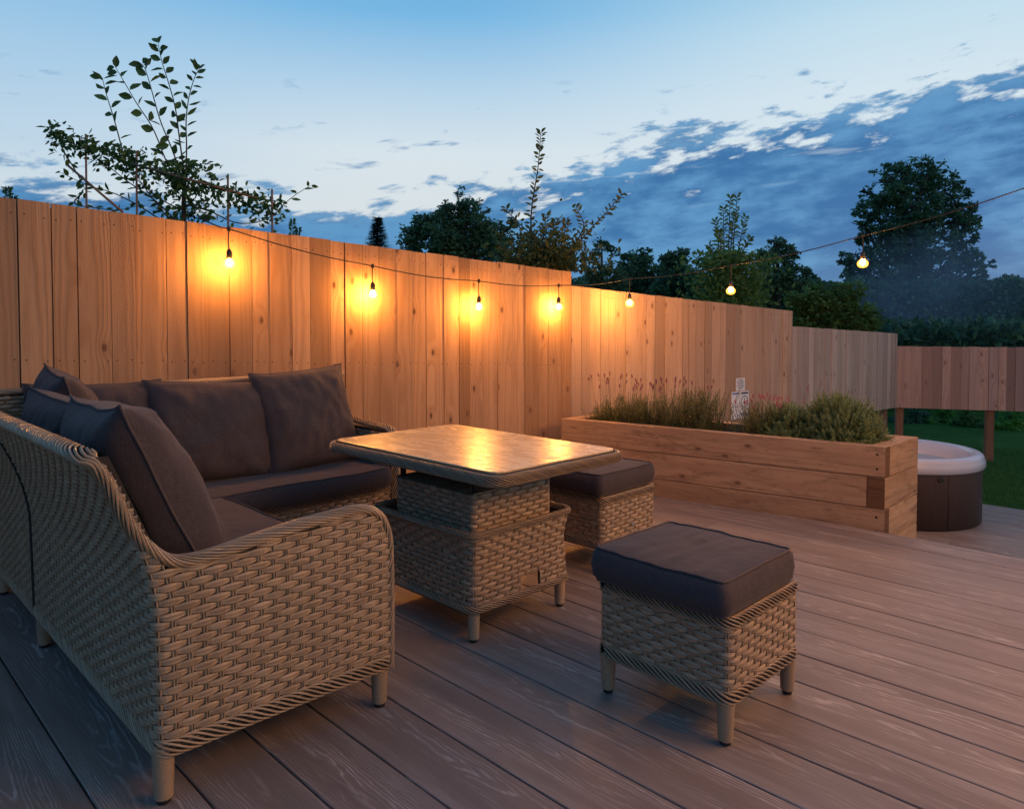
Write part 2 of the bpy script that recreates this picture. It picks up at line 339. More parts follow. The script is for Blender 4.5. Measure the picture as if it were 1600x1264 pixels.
# ------------------------------------------------------------------ mesh builder
def parent(o, p):
    o.parent = p
    o.matrix_parent_inverse = Matrix.Identity(4)
    o.location = -Vector(p.location) if p.parent is None else -(Vector(p.location)+Vector(p.parent.location))
class MB:
    def __init__(s): s.v = []; s.f = []; s.m = []; s.uv = []; s.r = []; s.sm = []
    def face(s, idx, uv=None, mi=0, rnd=(0, 0, 0), smooth=False):
        s.f.append(idx); s.m.append(mi); s.r.append(rnd); s.sm.append(smooth)
        s.uv.append(uv if uv else [(0, 0)]*len(idx))
    def add(s, p): s.v.append(tuple(p)); return len(s.v)-1
    def hexa(s, P, mi=0, rnd=None, along=0, endmi=None):
        """P: 8 corners, order x-major: (x0y0z0,x1y0z0,x1y1z0,x0y1z0, same at z1); along = grain axis"""
        rnd = rnd or (random.random(), random.random(), random.random())
        b = len(s.v); s.v += [tuple(p) for p in P]
        P = [Vector(p) for p in P]
        for idx, ax in (((0, 3, 2, 1), (1, 0)), ((4, 5, 6, 7), (0, 1)), ((0, 1, 5, 4), (0, 2)), ((1, 2, 6, 5), (1, 2)), ((2, 3, 7, 6), (0, 2)), ((3, 0, 4, 7), (1, 2))):
            e1 = (P[idx[1]]-P[idx[0]]).length; e2 = (P[idx[3]]-P[idx[0]]).length
            isend = along not in ax
            if ax[0] == along: uv = [(0, -e2/2), (e1, -e2/2), (e1, e2/2), (0, e2/2)]
            elif ax[1] == along: uv = [(0, -e1/2), (0, e1/2), (e2, e1/2), (e2, -e1/2)]
            else: uv = [(0, -e2/2), (e1, -e2/2), (e1, e2/2), (0, e2/2)]
            s.face([b+i for i in idx], uv, endmi if (isend and endmi is not None) else mi, rnd)
    def box(s, x0, x1, y0, y1, z0, z1, **k):
        s.hexa([(x0, y0, z0), (x1, y0, z0), (x1, y1, z0), (x0, y1, z0), (x0, y0, z1), (x1, y0, z1), (x1, y1, z1), (x0, y1, z1)], **k)
    def tube(s, pts, r, n=6, mi=0, rnd=None, cap=True, rr=None):
        rnd = rnd or (random.random(), random.random(), random.random())
        pts = [Vector(p) for p in pts]; base = len(s.v); L = 0; prev = None; side = None
        for i, p in enumerate(pts):
            t = (pts[min(i+1, len(pts)-1)]-pts[max(i-1, 0)])
            t = t.normalized() if t.length > 1e-9 else Vector((0, 0, 1))
            if side is None: side = t.orthogonal().normalized()
            else:
                side = side-t*side.dot(t); side = side.normalized() if side.length > 1e-6 else t.orthogonal().normalized()
            up = t.cross(side); q = rr[i] if rr else r
            for j in range(n):
                a = 2*pi*j/n; s.v.append(tuple(p+side*(q*cos(a))+up*(q*sin(a))))
        for i in range(len(pts)-1):
            l2 = L+(pts[i+1]-pts[i]).length
            for j in range(n):
                a, b2 = base+i*n+j, base+i*n+(j+1) % n
                s.face([a, b2, b2+n, a+n], [(L, j/n*.02), (L, (j+1)/n*.02), (l2, (j+1)/n*.02), (l2, j/n*.02)], mi, rnd, True)
            L = l2
        if cap:
            s.face([base+j for j in range(n)][::-1], None, mi, rnd); e = base+(len(pts)-1)*n
            s.face([e+j for j in range(n)], None, mi, rnd)
    def loft(s, loops, mi=0, rnd=(0, 0, 0), closed=True, cap0=False, cap1=False, smooth=True):
        b = len(s.v); n = len(loops[0])
        for lp in loops: s.v += [tuple(p) for p in lp]
        for i in range(len(loops)-1):
            for j in range(n if closed else n-1):
                j2 = (j+1) % n
                s.face([b+i*n+j, b+i*n+j2, b+(i+1)*n+j2, b+(i+1)*n+j], None, mi, rnd, smooth)
        if cap0: s.face([b+j for j in range(n)][::-1], None, mi, rnd)
        if cap1: s.face([b+(len(loops)-1)*n+j for j in range(n)], None, mi, rnd)
    def lathe(s, c, prof, n=14, mi=0, rnd=None):
        rnd = rnd or (random.random(), random.random(), random.random())
        s.loft([[(c[0]+r*cos(2*pi*j/n), c[1]+r*sin(2*pi*j/n), c[2]+z) for j in range(n)] for r, z in prof], mi, rnd, cap0=True, cap1=True)
    def leaf(s, p, d, nrm, L, W, mi=0, rnd=None, fold=.25):
        rnd = rnd or (random.random(), 0, 0)
        d = d.normalized(); sd = d.cross(nrm); sd = sd.normalized() if sd.length > 1e-5 else d.orthogonal().normalized()
        up = sd.cross(d)
        b = len(s.v); u = up*(W*fold)
        s.v += [tuple(p), tuple(p+d*(L*.5)), tuple(p+d*L)]
        for g in (1, -1):
            s.v += [tuple(p+d*(L*.2)+sd*(g*W*.36)+u*.7), tuple(p+d*(L*.5)+sd*(g*W*.5)+u), tuple(p+d*(L*.8)+sd*(g*W*.27)+u*.5)]
        s.f += [[b, b+3, b+4, b+1], [b+1, b+4, b+5, b+2], [b, b+1, b+7, b+6], [b+1, b+2, b+8, b+7]]
        for _ in range(4):
            s.m.append(mi); s.r.append(rnd); s.sm.append(False); s.uv.append([(0, 0)]*4)
    def quadleaf(s, p, d, sd, L, W, rnd, mi=0):
        b = len(s.v)
        s.v += [tuple(p), tuple(p+d*(L*.5)+sd*(W*.5)), tuple(p+d*L), tuple(p+d*(L*.5)-sd*(W*.5))]
        s.f.append([b, b+1, b+2, b+3]); s.m.append(mi); s.r.append(rnd); s.sm.append(False); s.uv.append([(0, 0)]*4)
    def build(s, name, mats, par=None, origin=None):
        if isinstance(mats, str): mats = [mats]
        me = bpy.data.meshes.new(name); v = s.v
        if origin is not None:
            ox, oy, oz = origin; v = [(a-ox, b-oy, c-oz) for a, b, c in v]
        me.from_pydata(v, [], s.f)
        for m in mats: me.materials.append(MATS[m])
        me.polygons.foreach_set('material_index', s.m); me.polygons.foreach_set('use_smooth', s.sm)
        uvl = me.uv_layers.new(name='UVMap'); flat = [c for f in s.uv for p in f for c in p]; uvl.data.foreach_set('uv', flat)
        at_ = me.attributes.new('rnd', 'FLOAT_VECTOR', 'FACE'); at_.data.foreach_set('vector', [c for r in s.r for c in r])
        me.update()
        o = bpy.data.objects.new(name, me); col.objects.link(o)
        if origin is not None: o.location = origin
        if par: parent(o, par)
        return o
def tag(o, label=None, cat=None, group=None, kind=None):
    if label: o['label'] = label
    if cat: o['category'] = cat
    if group: o['group'] = group
    if kind: o['kind'] = kind
    return o
def thing(name, loc, label, cat, group=None):
    o = bpy.data.objects.new(name, None); col.objects.link(o); o.location = loc; o.empty_display_size = .1
    return tag(o, label, cat, group)
def rv(): return (random.random(), random.random(), random.random())
def nz(p, s=1.0, o=0): return noise.noise(Vector((p[0]*s+o, p[1]*s+o*1.7, p[2]*s+o*.3)))

# ------------------------------------------------------------------ wicker
PITCH_Z, W = .0190, .0400
def weave(mb, fn, L, z0, z1, inside=None, w=W, amp=.0027, closed=False, kind_off=0):
    """fn(s,z) -> (point, outward normal); plain weave of flat bands over doubled uprights"""
    nrow = max(1, int((z1-z0)/PITCH_Z)); pitch = (z1-z0)/nrow
    ncol = max(2, round(L/w)); 
    if closed and ncol % 2: ncol += 1
    w = L/ncol; ds = w/5; ns = ncol*5
    for r in range(nrow):
        z = z0+(r+.5)*pitch; run = []; rnd = rv()
        for j in range(ns+1):
            s_ = j*ds; ok = inside is None or inside(s_, z)
            if ok:
                p, n = fn(s_, z); ph = cos(pi*s_/w+pi*r)
                off = amp*ph; hh = pitch*(.475+.135*ph); up = Vector((0, 0, 1))
                q = [p+n*(off-.0012)-up*hh, p+n*(off+.0009)-up*(hh*.74), p+n*(off+.0009)+up*(hh*.74), p+n*(off-.0012)+up*hh]
                run.append((s_, q))
            if (not ok or j == ns) and run:
                if len(run) > 1:
                    b = len(mb.v)
                    for _, q in run: mb.v += [tuple(x) for x in q]
                    for i in range(len(run)-1):
                        seg = int((run[i][0]+run[i][0])/(2*w)+.5)
                        rr = (rnd[0], (rnd[1]+seg*.618) % 1, rnd[2])
                        for c in range(3):
                            a = b+i*4+c
                            mb.face([a, a+1, a+5, a+4], [(run[i][0], c*.005), (run[i][0], (c+1)*.005), (run[i+1][0], (c+1)*.005), (run[i+1][0], c*.005)], 0, rr, True)
                run = []
    for c in range(ncol+(0 if closed else 1)):
        for o_ in (-.0036, .0036):
            s_ = min(max(c*w+o_, 0), L); pts = []
            zz = z0
            while zz <= z1+1e-6:
                if inside is None or inside(s_, zz):
                    p, n = fn(s_, zz); pts.append(p)
                elif len(pts) > 1:
                    mb.tube(pts, .0031, 4, cap=False); pts = []
                else: pts = []
                zz += .03
            if inside is None or inside(s_, z1): 
                pts.append(fn(s_, z1)[0])
            if len(pts) > 1: mb.tube(pts, .0031, 4, cap=False)

def resample(pts, step):
    pts = [Vector(p) for p in pts]; out = [pts[0]]; acc = 0
    for a, b in zip(pts, pts[1:]):
        L = (b-a).length
        if L < 1e-9: continue
        t = step-acc
        while t <= L: out.append(a+(b-a)*(t/L)); t += step
        acc = (acc+L) % step if L >= step-acc else acc+L
    if (out[-1]-pts[-1]).length > step*.3: out.append(pts[-1])
    return out
def smoothpath(pts, it=2, closed=False):
    pts = [Vector(p) for p in pts]
    for _ in range(it):
        new = [] if closed else [pts[0]]
        rng = range(len(pts)) if closed else range(len(pts)-1)
        for i in rng:
            a, b = pts[i], pts[(i+1) % len(pts)]
            new += [a*.75+b*.25, a*.25+b*.75]
        if not closed: new.append(pts[-1])
        pts = new
    return pts
def braid(mb, pts, a, b, n=10, pitch=.2, r=.006, side=None, step=.009, closed=False, arc=(0, 2*pi), sides=5):
    """strands twisted round a flattened core; side = preferred direction of the wide axis"""
    a *= .84; b *= .8; C_ = pi*(a+b); pitch = 2.5*C_; r = .37*C_/n
    pts = resample(pts, step); N = len(pts)
    T = [(pts[(i+1) % N if closed else min(i+1, N-1)]-pts[(i-1) % N if closed else max(i-1, 0)]).normalized() for i in range(N)]
    fr = []
    for i in range(N):
        sd = side(i/N, T[i]) if callable(side) else Vector(side)
        sd = (sd-T[i]*sd.dot(T[i])).normalized(); fr.append((sd, T[i].cross(sd)))
    L = step*N
    if closed: pitch = L/max(1, round(L/pitch))
    for j in range(n):
        line = []
        for i in range(N+(1 if closed else 0)):
            q = i % N; th = 2*pi*(i*step/pitch if not closed else i/N*round(L/pitch))+2*pi*j/n
            line.append(pts[q]+fr[q][0]*(a*cos(th))+fr[q][1]*(b*sin(th)))
        mb.tube(line, r, sides, cap=False)
    mb.tube(pts+([pts[0]] if closed else []), min(a, b)*.85, 6, mi=1, cap=False)
    for e_ in (-.55, .55): mb.tube([p+f_[0]*(a*e_) for p, f_ in zip(pts, fr)], b*.72, 6, mi=1, cap=False)
def rrect(x0, x1, y0, y1, r):
    """perimeter of a rounded rectangle as function of arc length, counter-clockwise from (x1-r, y0).. returns fn(s)->(x,y,nx,ny), length"""
    w_, h_ = x1-x0-2*r, y1-y0-2*r; q = pi*r/2; L = 2*w_+2*h_+4*q
    segs = [('l', x0+r, y0, 1, 0, w_), ('a', x1-r, y0+r, -pi/2, q), ('l', x1, y0+r, 0, 1, h_), ('a', x1-r, y1-r, 0, q),
            ('l', x1-r, y1, -1, 0, w_), ('a', x0+r, y1-r, pi/2, q), ('l', x0, y1-r, 0, -1, h_), ('a', x0+r, y0+r, pi, q)]
    def f(s):
        s = s % L
        for g in segs:
            if s <= g[-1]+1e-9:
                if g[0] == 'l': return g[1]+g[3]*s, g[2]+g[4]*s, g[4], -g[3]
                a = g[3]+s/r; return g[1]+r*cos(a), g[2]+r*sin(a), cos(a), sin(a)
            s -= g[-1]
        return x0+r, y0, 0, -1
    return f, L
def leg(par, x, y, h, r=.022, mats=('wicker', 'black_plastic'), top=None):
    mb = MB(); prof = []; zz = .014
    while zz < h:
        prof += [(r*(.80+.2*zz/h), zz), (r*(.80+.2*zz/h)+.0026, zz+.0035), (r*(.80+.2*zz/h), zz+.0072)]; zz += .0078
    mb.lathe((x, y, 0), prof, 14)
    o = mb.build('leg', 'wicker', par)
    f = MB(); f.lathe((x, y, 0), [(r*.6, 0.001), (r*.68, .004), (r*.68, .016)], 12); f.build('foot', 'black_plastic', o)
    return o

# ------------------------------------------------------------------ cushions
def box_cushion(name, x0, x1, y0, y1, z0, z1, label, cat, group=None, crown=.012, r=.04, seed=0, rot=0, pip='piping_fabric'):
    cx, cy = (x0+x1)/2, (y0+y1)/2; hx, hy = (x1-x0)/2, (y1-y0)/2
    def outline(inset, n=17):
        f, L = rrect(-hx+inset, hx-inset, -hy+inset, hy-inset, max(.006, r-inset*.6))
        return [f(L*j/100) for j in range(100)]
    loops = []
    prof = [(.05, 0.0), (.012, .004), (.0, .016), (-.006, (z1-z0)*.5), (.0, z1-z0-.016), (.010, z1-z0-.003)]
    for ins, z in prof: loops.append([(a, b, z) for a, b, _, _ in outline(ins)])
    steps = 16; mi = min(hx, hy)
    for q in range(1, steps):
        t = q/steps; ins = .010+(mi-.012)*(1-(1-t)**1.2)
        lp = []
        for a, b, nx, ny in outline(min(ins, mi-.012)):
            lp.append((a, b, z1-z0-.003+crown*(1-(1-min(1, t*2.2))**2)))
        loops.append(lp)
    for lp in loops:
        for i, (a, b, z) in enumerate(lp):
            g = nz((a, b, z), 5, seed)*.005+nz((a*2.2, b*.8, z), 11, seed+5)*.0035
            tz = 1 if z > (z1-z0)*.6 else 0
            lp[i] = (a+g*.7*(1-tz*.5), b+g*.7*(1-tz*.5), z+g*tz)
    c_, s_ = cos(rot), sin(rot)
    def P(p): return (cx+p[0]*c_-p[1]*s_, cy+p[0]*s_+p[1]*c_, z0+p[2])
    mb = MB(); mb.loft([[P(p) for p in lp] for lp in loops], cap0=True, cap1=True)
    root = thing(name, (cx, cy, z0), label, cat, group)
    b = mb.build('cover', 'cushion_fabric', root)
    for i in (5, 1):
        t = MB(); pts = [Vector(P(p))+Vector((0, 0, .002 if i == 5 else 0)) for p in loops[i]]; t.tube(pts+[pts[0]], .0042, 5, cap=False)
        t.build('piping', pip, b)
    return root
def pillow(name, M, w_, h_, th, label, group, seed=0, pip='piping_fabric', sag=.0, N=34, cr=.07):
    root = thing(name, M @ Vector((0, 0, -h_/2)), label, 'cushion', group)
    mb = MB(); grid = {}
    for sgn in (1, -1):
        for i in range(N+1):
            for j in range(N+1):
                x = -1+2*i/N; y = -1+2*j/N
                e = max(0, (1-abs(x)**2.6)*(1-abs(y)**2.6))
                t = th*.5*(e**.50)
                X = x*w_/2*(1-cr*(1-abs(y)**3)*abs(x)**2 * .9); Y = y*h_/2*(1-cr*(1-abs(x)**3)*abs(y)**2*.9)
                g = nz((x*1.4, y*1.4, sgn), 1.5, seed)*.018+nz((x*3, y*1.6, sgn), 2.6, seed+3)*.011
                # creases running in from the corners
                cr_ = sum(sin(9*math.atan2(y-cy_, x-cx_)+seed)*math.exp(-2.2*math.hypot(x-cx_, y-cy_)) for cx_ in (-1, 1) for cy_ in (-1, 1))
                t += (g+cr_*.010)*min(1, e*2.5)
                Y -= sag*(1-x*x)*max(0, y)
                yb = -nz((x*2, y*2, 0), 1.1, seed+9)*.008
                grid[sgn, i, j] = mb.add(M @ Vector((X, sgn*t+yb, Y)))
    for sgn in (1, -1):
        for i in range(N):
            for j in range(N):
                q = [grid[sgn, i, j], grid[sgn, i+1, j], grid[sgn, i+1, j+1], grid[sgn, i, j+1]]
                mb.face(q if sgn == -1 else q[::-1], None, 0, (0, 0, 0), True)
    o = mb.build('cover', 'cushion_fabric', root)
    per = [(i, 0) for i in range(N)]+[(N, j) for j in range(N)]+[(N-i, N) for i in range(N)]+[(0, N-j) for j in range(N)]
    pts = [(Vector(mb.v[grid[1, i, j]])+Vector(mb.v[grid[-1, i, j]]))*.5 for i, j in per]
    t = MB(); t.tube(pts+[pts[0]], .0045, 5, cap=False); t.build('piping', pip, o)
    return root
#SETTING
# ------------------------------------------------------------------ the setting: deck, lawn
LOW = -.45
BW, BO = .2155, .535
def deck(name, x0, x1, yfn, z, lo, hi, off, lab=None):
    mb = MB(); y = off+math.floor((lo-off)/BW)*BW
    while y < hi:
        a, b = max(y+.0030, lo), min(y+BW-.0030, hi); 
        if b-a > .02:
            cuts = [x0]; x = x0+random.uniform(1, 3.6)
            while x < x1-.5: cuts.append(x); x += 3.6
            cuts.append(x1)
            if name == 'upper_deck' and y < 3.8: cuts = [x0, x1] if y > .6 else [x0, -4.4+random.random()*.1, x1]
            for c0, c1 in zip(cuts, cuts[1:]):
                rn = rv(); h = .002; zt = z+random.uniform(-.0008, .0008)
                # board with small bevelled long edges
                P = [(a, zt-.024), (a, zt-h), (a+h, zt), (b-h, zt), (b, zt-h), (b, zt-.024)]
                base = len(mb.v)
                for xx in (c0+.0015, c1-.0015):
                    for (yy, zz) in P: mb.v.append((xx, yy, zz))
                for i in range(5):
                    u0, u1 = P[i][0]-(a+b)/2, P[i+1][0]-(a+b)/2
                    mb.face([base+i, base+6+i, base+7+i, base+1+i], [(c0, u0), (c1, u0), (c1, u1), (c0, u1)], 0, rn)
                mb.face([base+i for i in range(6)], None, 0, rn); mb.face([base+6+i for i in range(6)][::-1], None, 0, rn)
        y += BW
    return tag(mb.build(name, 'deck_board'), kind='structure')
deck('upper_deck', -4.45, 4.5, None, 0, -1.6, 4.62, BO)
m = MB(); m.box(-4.4, 4.5, 4.622, 4.65, -.30, -.004, along=0); tag(m.build('deck_edge', 'deck_board'), kind='structure')
m = MB(); m.box(-4.4, 4.5, -1.6, 4.60, LOW+.02, -.03); tag(m.build('deck_base', 'joist'), kind='structure')
deck('lower_deck', -4.0, 5.5, None, LOW, 4.6, 8.0, BO+.1)
m = MB(); m.box(-4.0, 5.5, 4.66, 7.99, LOW-.2, LOW-.028); tag(m.build('lower_deck_base', 'joist'), kind='structure')
m = MB()
G = 60; LAWN = LOW-.12
m.v = [(-400, -300, LAWN), (500, -300, LAWN), (500, 600, LAWN), (-400, 600, LAWN)]
m.face([0, 1, 2, 3]); tag(m.build('lawn', 'grass_ground'), kind='structure')
def grass():
    mb = MB(); rg = random.Random(3)
    for i in range(26000):
        x = rg.uniform(-3.2, 2.6); y = rg.uniform(8.02, 12.5)
        h = rg.uniform(.03, .07); a = rg.uniform(0, 6.3); d_ = Vector((cos(a)*.35, sin(a)*.35, 1)).normalized()
        mb.quadleaf(Vector((x, y, LAWN)), d_, Vector((-sin(a), cos(a), 0)), h, .006, (rg.random(), 0, 0))
    tag(mb.build('grass', 'grass_blade'), 'short green grass of the lawn beyond the lower deck', 'grass', kind='stuff')
grass()

# ------------------------------------------------------------------ fences
def fence(name, p0, p1, zt0, zt1, zb0, zb1, label, matn, bw=(.12, .17), seed=1, rails=(.12, .5), postx=(), postbot=LAWN, nails=True, toff=0, postdrop=.03):
    rg = random.Random(seed)
    p0, p1 = Vector((*p0, 0)), Vector((*p1, 0)); D = (p1-p0); L = D.length; D.normalize(); Nn = Vector((D.y, -D.x, 0))  # towards the garden (viewer)
    if Nn.dot(-p0) < 0: Nn = -Nn
    root = thing(name, (p0.x, p0.y, zb0), label, 'fence')
    bm_ = MB(); nl = MB(); s_ = 0
    while s_ < L-.02:
        w_ = min(rg.uniform(*bw), L-s_); g = rg.choice((.0015, .002, .003, .006)); off = rg.choice((0, 0, .003, .006, -.004)); 
        rn = (rg.random(), rg.random(), rg.random()**1.5)
        a, b = s_, s_+w_-g
        def zt(x): return zt0+(zt1-zt0)*x/L
        def zb(x): return zb0+(zb1-zb0)*x/L
        j = rg.uniform(-.003, .003)
        P = []
        for top in (0, 1):
            for x, o in ((a, off), (b, off), (b, off-.02), (a, off-.02)):
                q = p0+D*x+Nn*o; P.append((q.x, q.y, (zt(x)+j) if top else zb(x)))
        bm_.hexa(P, 0, rn, along=2)
        if nails:
            mid = (a+b)/2; H_ = zt(mid)-zb(mid)
            for rl in rails:
                zz = zt(mid)-rl
                for q_ in ((a+.022, b-.022) if w_ > .07 else (mid,)):
                    c = p0+D*(q_+rg.uniform(-.006, .006))+Nn*(off+.0004)
                    c.z = zz+rg.uniform(-.008, .008); i0 = len(bm_.v)
                    for t in range(6):
                        e = c+D*(.0042*cos(t*pi/3))+Vector((0, 0, .0042*sin(t*pi/3))); bm_.v.append(tuple(e))
                    bm_.face([i0+t for t in range(6)], None, 1, (0, 0, 0))
        s_ += w_
    bo = bm_.build('board_panel', [matn, 'nail_metal'], root)
    cs = MB(); P = []
    for tp in (0, 1):
        for x, o in ((0.02, -.0245), (L-.02, -.0245), (L-.02, -.0255), (0.02, -.0255)):
            q = p0+D*x+Nn*o; P.append((q.x, q.y, zt0+(zt1-zt0)*x/L-.02 if tp else zb0+(zb1-zb0)*x/L+.02))
    cs.hexa(P); cs.build('gap_light_block', 'joist', root)  # dark sheet added behind the boards, keeps sky light out of the gaps
    for rl in rails:
        r_ = MB(); P = []
        for up in (0, .07):
            for x, o in ((0.01, -.026), (L-.01, -.026), (L-.01, -.066), (0.01, -.066)):
                q = p0+D*x+Nn*o; P.append((q.x, q.y, zt0+(zt1-zt0)*x/L-rl-.035+up))
        r_.hexa(P, 0, None, along=0); r_.build('rail', 'post_wood', root)
    for px in postx:
        r_ = MB(); P = []
        for z in (postbot, zt0+(zt1-zt0)*px/L-postdrop):
            for x, o in ((px-.045, -.068), (px+.045, -.068), (px+.045, -.158), (px-.045, -.158)):
                q = p0+D*x+Nn*o; P.append((q.x, q.y, z))
        r_.hexa(P, 0, None, along=2); r_.build('post', 'post_wood', root)
    return root, p0, D, Nn
# the first run behind the sofa, extended a little past the left of the view
e = Vector((-4.018+4.29, 4.748-.744)); e.normalize()
A0 = Vector((-4.29, .744))-e*2.2
f1 = fence('wooden_fence', (A0.x, A0.y), (-4.018, 4.748), 1.877+.043*2.2, 1.705, -.2, -.2, 'tallest run of pale closeboard fence behind the sofa, glowing orange under the bulbs', 'fence_wood', (.10, .168), 11, rails=(.075, .80), postx=(.1, 2.3, 4.4, 6.1))
f2 = fence('wooden_fence', (-4.022, 4.752), (-3.539, 8.052), 1.585, 1.410, -.5, -.5, 'middle run of closeboard fence behind the planter carrying the white signs', 'fence_wood_mid', (.09, .15), 12, rails=(.06, .8), postx=(.1, 1.7, 3.2))
f3 = fence('wooden_fence', (-3.535, 8.056), (-3.217, 10.633), 1.235, 1.137, .13, .125, 'short low greyish run of fence, the last one before the corner', 'fence_wood_far', (.09, .15), 13, rails=(.06, .8), postx=(.1, 2.45))
f4 = fence('wooden_fence', (-3.215, 10.640), (-.3, 12.30), .963, .952, .125, .115, 'raised fence panel on tall posts across the lawn behind the hot tub', 'fence_wood_red', (.09, .13), 14, rails=(.06, .7), postx=(.06, 1.15, 3.2))

# ------------------------------------------------------------------ planter
PA = Vector((-1.47, 4.68)); fd = Vector((-.987, -.158)).normalized(); ed = Vector((.025, 1)).normalized()
PL, PB, T = 2.31, .59, .10
def PP(a, b): q = PA+fd*a+ed*b; return q
TOPZ = .51
pl = thing('planter_box', (PA.x, PA.y, LOW), 'long raised planter of stacked oak sleepers at the edge of the deck', 'planter')
nlay = 5; hh = .192
for i in range(nlay):
    z1 = TOPZ-i*hh; z0 = z1-hh+.004
    if i == nlay-1: z0 = LOW+.001
    full = i % 2 == 0
    def timber(a0, a1, b0, b1, al, screws=False):
        mb = MB(); P = []
        j = random.uniform(-.002, .002)
        for z in (z0, z1):
            for a, b in ((a0, b0), (a1, b0), (a1, b1), (a0, b1)):
                q = PP(a, b); P.append((q.x, q.y, z+ j*0))
        mb.hexa(P, 0, None, along=al, endmi=1)
        if screws:
            for zz in (z0+.05, z1-.05):
                q = PP(.045, 0); n_ = Vector((-ed.x, -ed.y, 0)); c = Vector((q.x, q.y, zz)); i0 = len(mb.v); f3_ = Vector((fd.x, fd.y, 0))
                for t in range(10): mb.v.append(tuple(c+n_*.0015+f3_*(.008*cos(t*pi/5))+Vector((0, 0, .008*sin(t*pi/5)))))
                mb.face([i0+t for t in range(10)], None, 2)
        o = mb.build('sleeper', ['sleeper_wood', 'end_grain', 'nail_metal'], pl)
        bv = o.modifiers.new('b', 'BEVEL'); bv.width = .004; bv.segments = 2
        return o
    if full:
        timber(0, PL, 0, T*.75, 0, True); timber(T+.002, PL-T-.002, PB-T, PB, 0)
        timber(0, T, T*.75+.002, PB, 1); timber(PL-T, PL, T*.75+.002, PB, 1)
    else:
        timber(T+.002, PL-T-.002, 0.004, T, 0); timber(T+.002, PL-T-.002, PB-T, PB, 0)
        timber(0, T, 0, PB, 1); timber(PL-T, PL, 0, PB, 1)
mb = MB(); NX, NY = 40, 10
for i in range(NX+1):
    for j in range(NY+1):
        q = PP(T-.01+(PL-2*T+.02)*i/NX, T-.01+(PB-2*T+.02)*j/NY); mb.add((q.x, q.y, TOPZ-.09+nz((q.x, q.y, 0), 9)*.03))
for i in range(NX):
    for j in range(NY): a = i*(NY+1)+j; mb.face([a, a+1, a+NY+2, a+NY+1])
mb.build('soil', 'soil', pl)
#OBJECTS
# ------------------------------------------------------------------ sofa
UO = -1.93          # outer face of the open end arm
XE = -4.06          # outer face against the fence
YE = 2.50           # outer face of the far arm
def vb(z):          # outer face of the back, leaning outwards near the top
    if z < .5: return .648-.02*(z-.13)
    t = (z-.5)/.43; return .6406-.150*t**1.7
ARM = [(1.374, .13), (1.376, .513), (1.366, .585), (1.335, .640), (1.28, .664), (1.18, .664), (1.011, .651), (.87, .634), (.788, .624), (.72, .624), (.675, .640), (.63, .685), (.585, .76), (.545, .865), (.515, .915)]
def ztop(v):
    if v >= 1.374: return .5
    for (a, za), (b, zb_) in zip(ARM[1:], ARM[2:]):
        if b <= v <= a: return za+(zb_-za)*(a-v)/max(1e-6, a-b)
    return .93
sofa = thing('corner_sofa', (UO-.6, .9, 0), 'L shaped woven rattan corner sofa standing along the wooden fence', 'sofa')
RC = .035
LE = 1.376-.648     # nominal length of the end panel
def fn_end(s, z):
    y1, y0 = 1.376, vb(z); L1 = y1-y0-RC
    if s <= LE-RC: y = y1-s/(LE-RC)*L1; return Vector((UO, y, z)), Vector((1, 0, 0))
    t = (s-(LE-RC))/(pi*RC/2)
    if t <= 1:
        a = t*pi/2; return Vector((UO-RC+RC*cos(a), y0+RC-RC*sin(a), z)), Vector((cos(a), -sin(a), 0))
    return Vector((UO-RC-(s-(LE-RC)-pi*RC/2), y0, z)), Vector((0, -1, 0))
Lback = LE-RC+pi*RC/2+(UO-RC-XE)
def in_end(s, z):
    p, _ = fn_end(s, z)
    if s <= LE-RC+.002: return z < ztop(p.y)-.010
    return z < .915
mb = MB(); weave(mb, fn_end, Lback, .155, .93, in_end)
# core behind the weave
def core_panel(mb, pts):  # vertical wall strips: list of (x,y,z0,z1)
    b = len(mb.v)
    for (x, y, z0, z1) in pts: mb.v += [(x, y, z0), (x, y, z1)]
    for i in range(len(pts)-1): mb.face([b+2*i, b+2*i+2, b+2*i+3, b+2*i+1], None, 1)
cp = []
for i in range(0, 41):
    y = 1.37-(1.37-.53)*i/40; cp.append((UO-.008, y, .14, max(.2, ztop(y)-.012)))
# clipped to the leaning back
core = []
for i in range(len(cp)-1):
    (x, y, a, t), (_, y2, _, t2) = cp[i], cp[i+1]
    if vb(.14)+.01 < y2: core_panel(mb, [cp[i], cp[i+1]])
b = len(mb.v); zs = [.14+.79*i/14 for i in range(15)]
for z in zs: mb.v += [(UO-.010, vb(z)+.010, z), (XE+.01, vb(z)+.010, z)]
for i in range(14): mb.face([b+2*i, b+2*i+1, b+2*i+3, b+2*i+2], None, 1)
# triangle of core between the upright and the leaning back at the end panel
b = len(mb.v)
for z in zs: mb.v += [(UO-.009, vb(z)+.010, z), (UO-.009, max(vb(z)+.012, .66 if z < .62 else .675-(z-.62)*.42), z)]
for i in range(14): mb.face([b+2*i, b+2*i+1, b+2*i+3, b+2*i+2], None, 1)
mb.build('woven_outer_shell', ['wicker', 'wicker_core'], sofa)
# rims
rim = MB()
path = smoothpath([(UO-.024, a, z) for a, z in ARM]+[(UO-.030, .500, .932), (UO-.07, .490, .938), (-2.15, .49, .938), (-2.6, .49, .938), (-3.2, .49, .938), (XE+.05, .49, .938)], 2)
def side_of(t, T_):
    q = min(1, max(0, abs(T_.x)*1.3)); return Vector((1-q, -q, 0)).normalized() if T_.x < 0 else Vector((1, 0, 0))
braid(rim, path, .033, .018, 12, side=side_of)
rim.build('top_rim', ['wicker', 'wicker_core'], sofa)
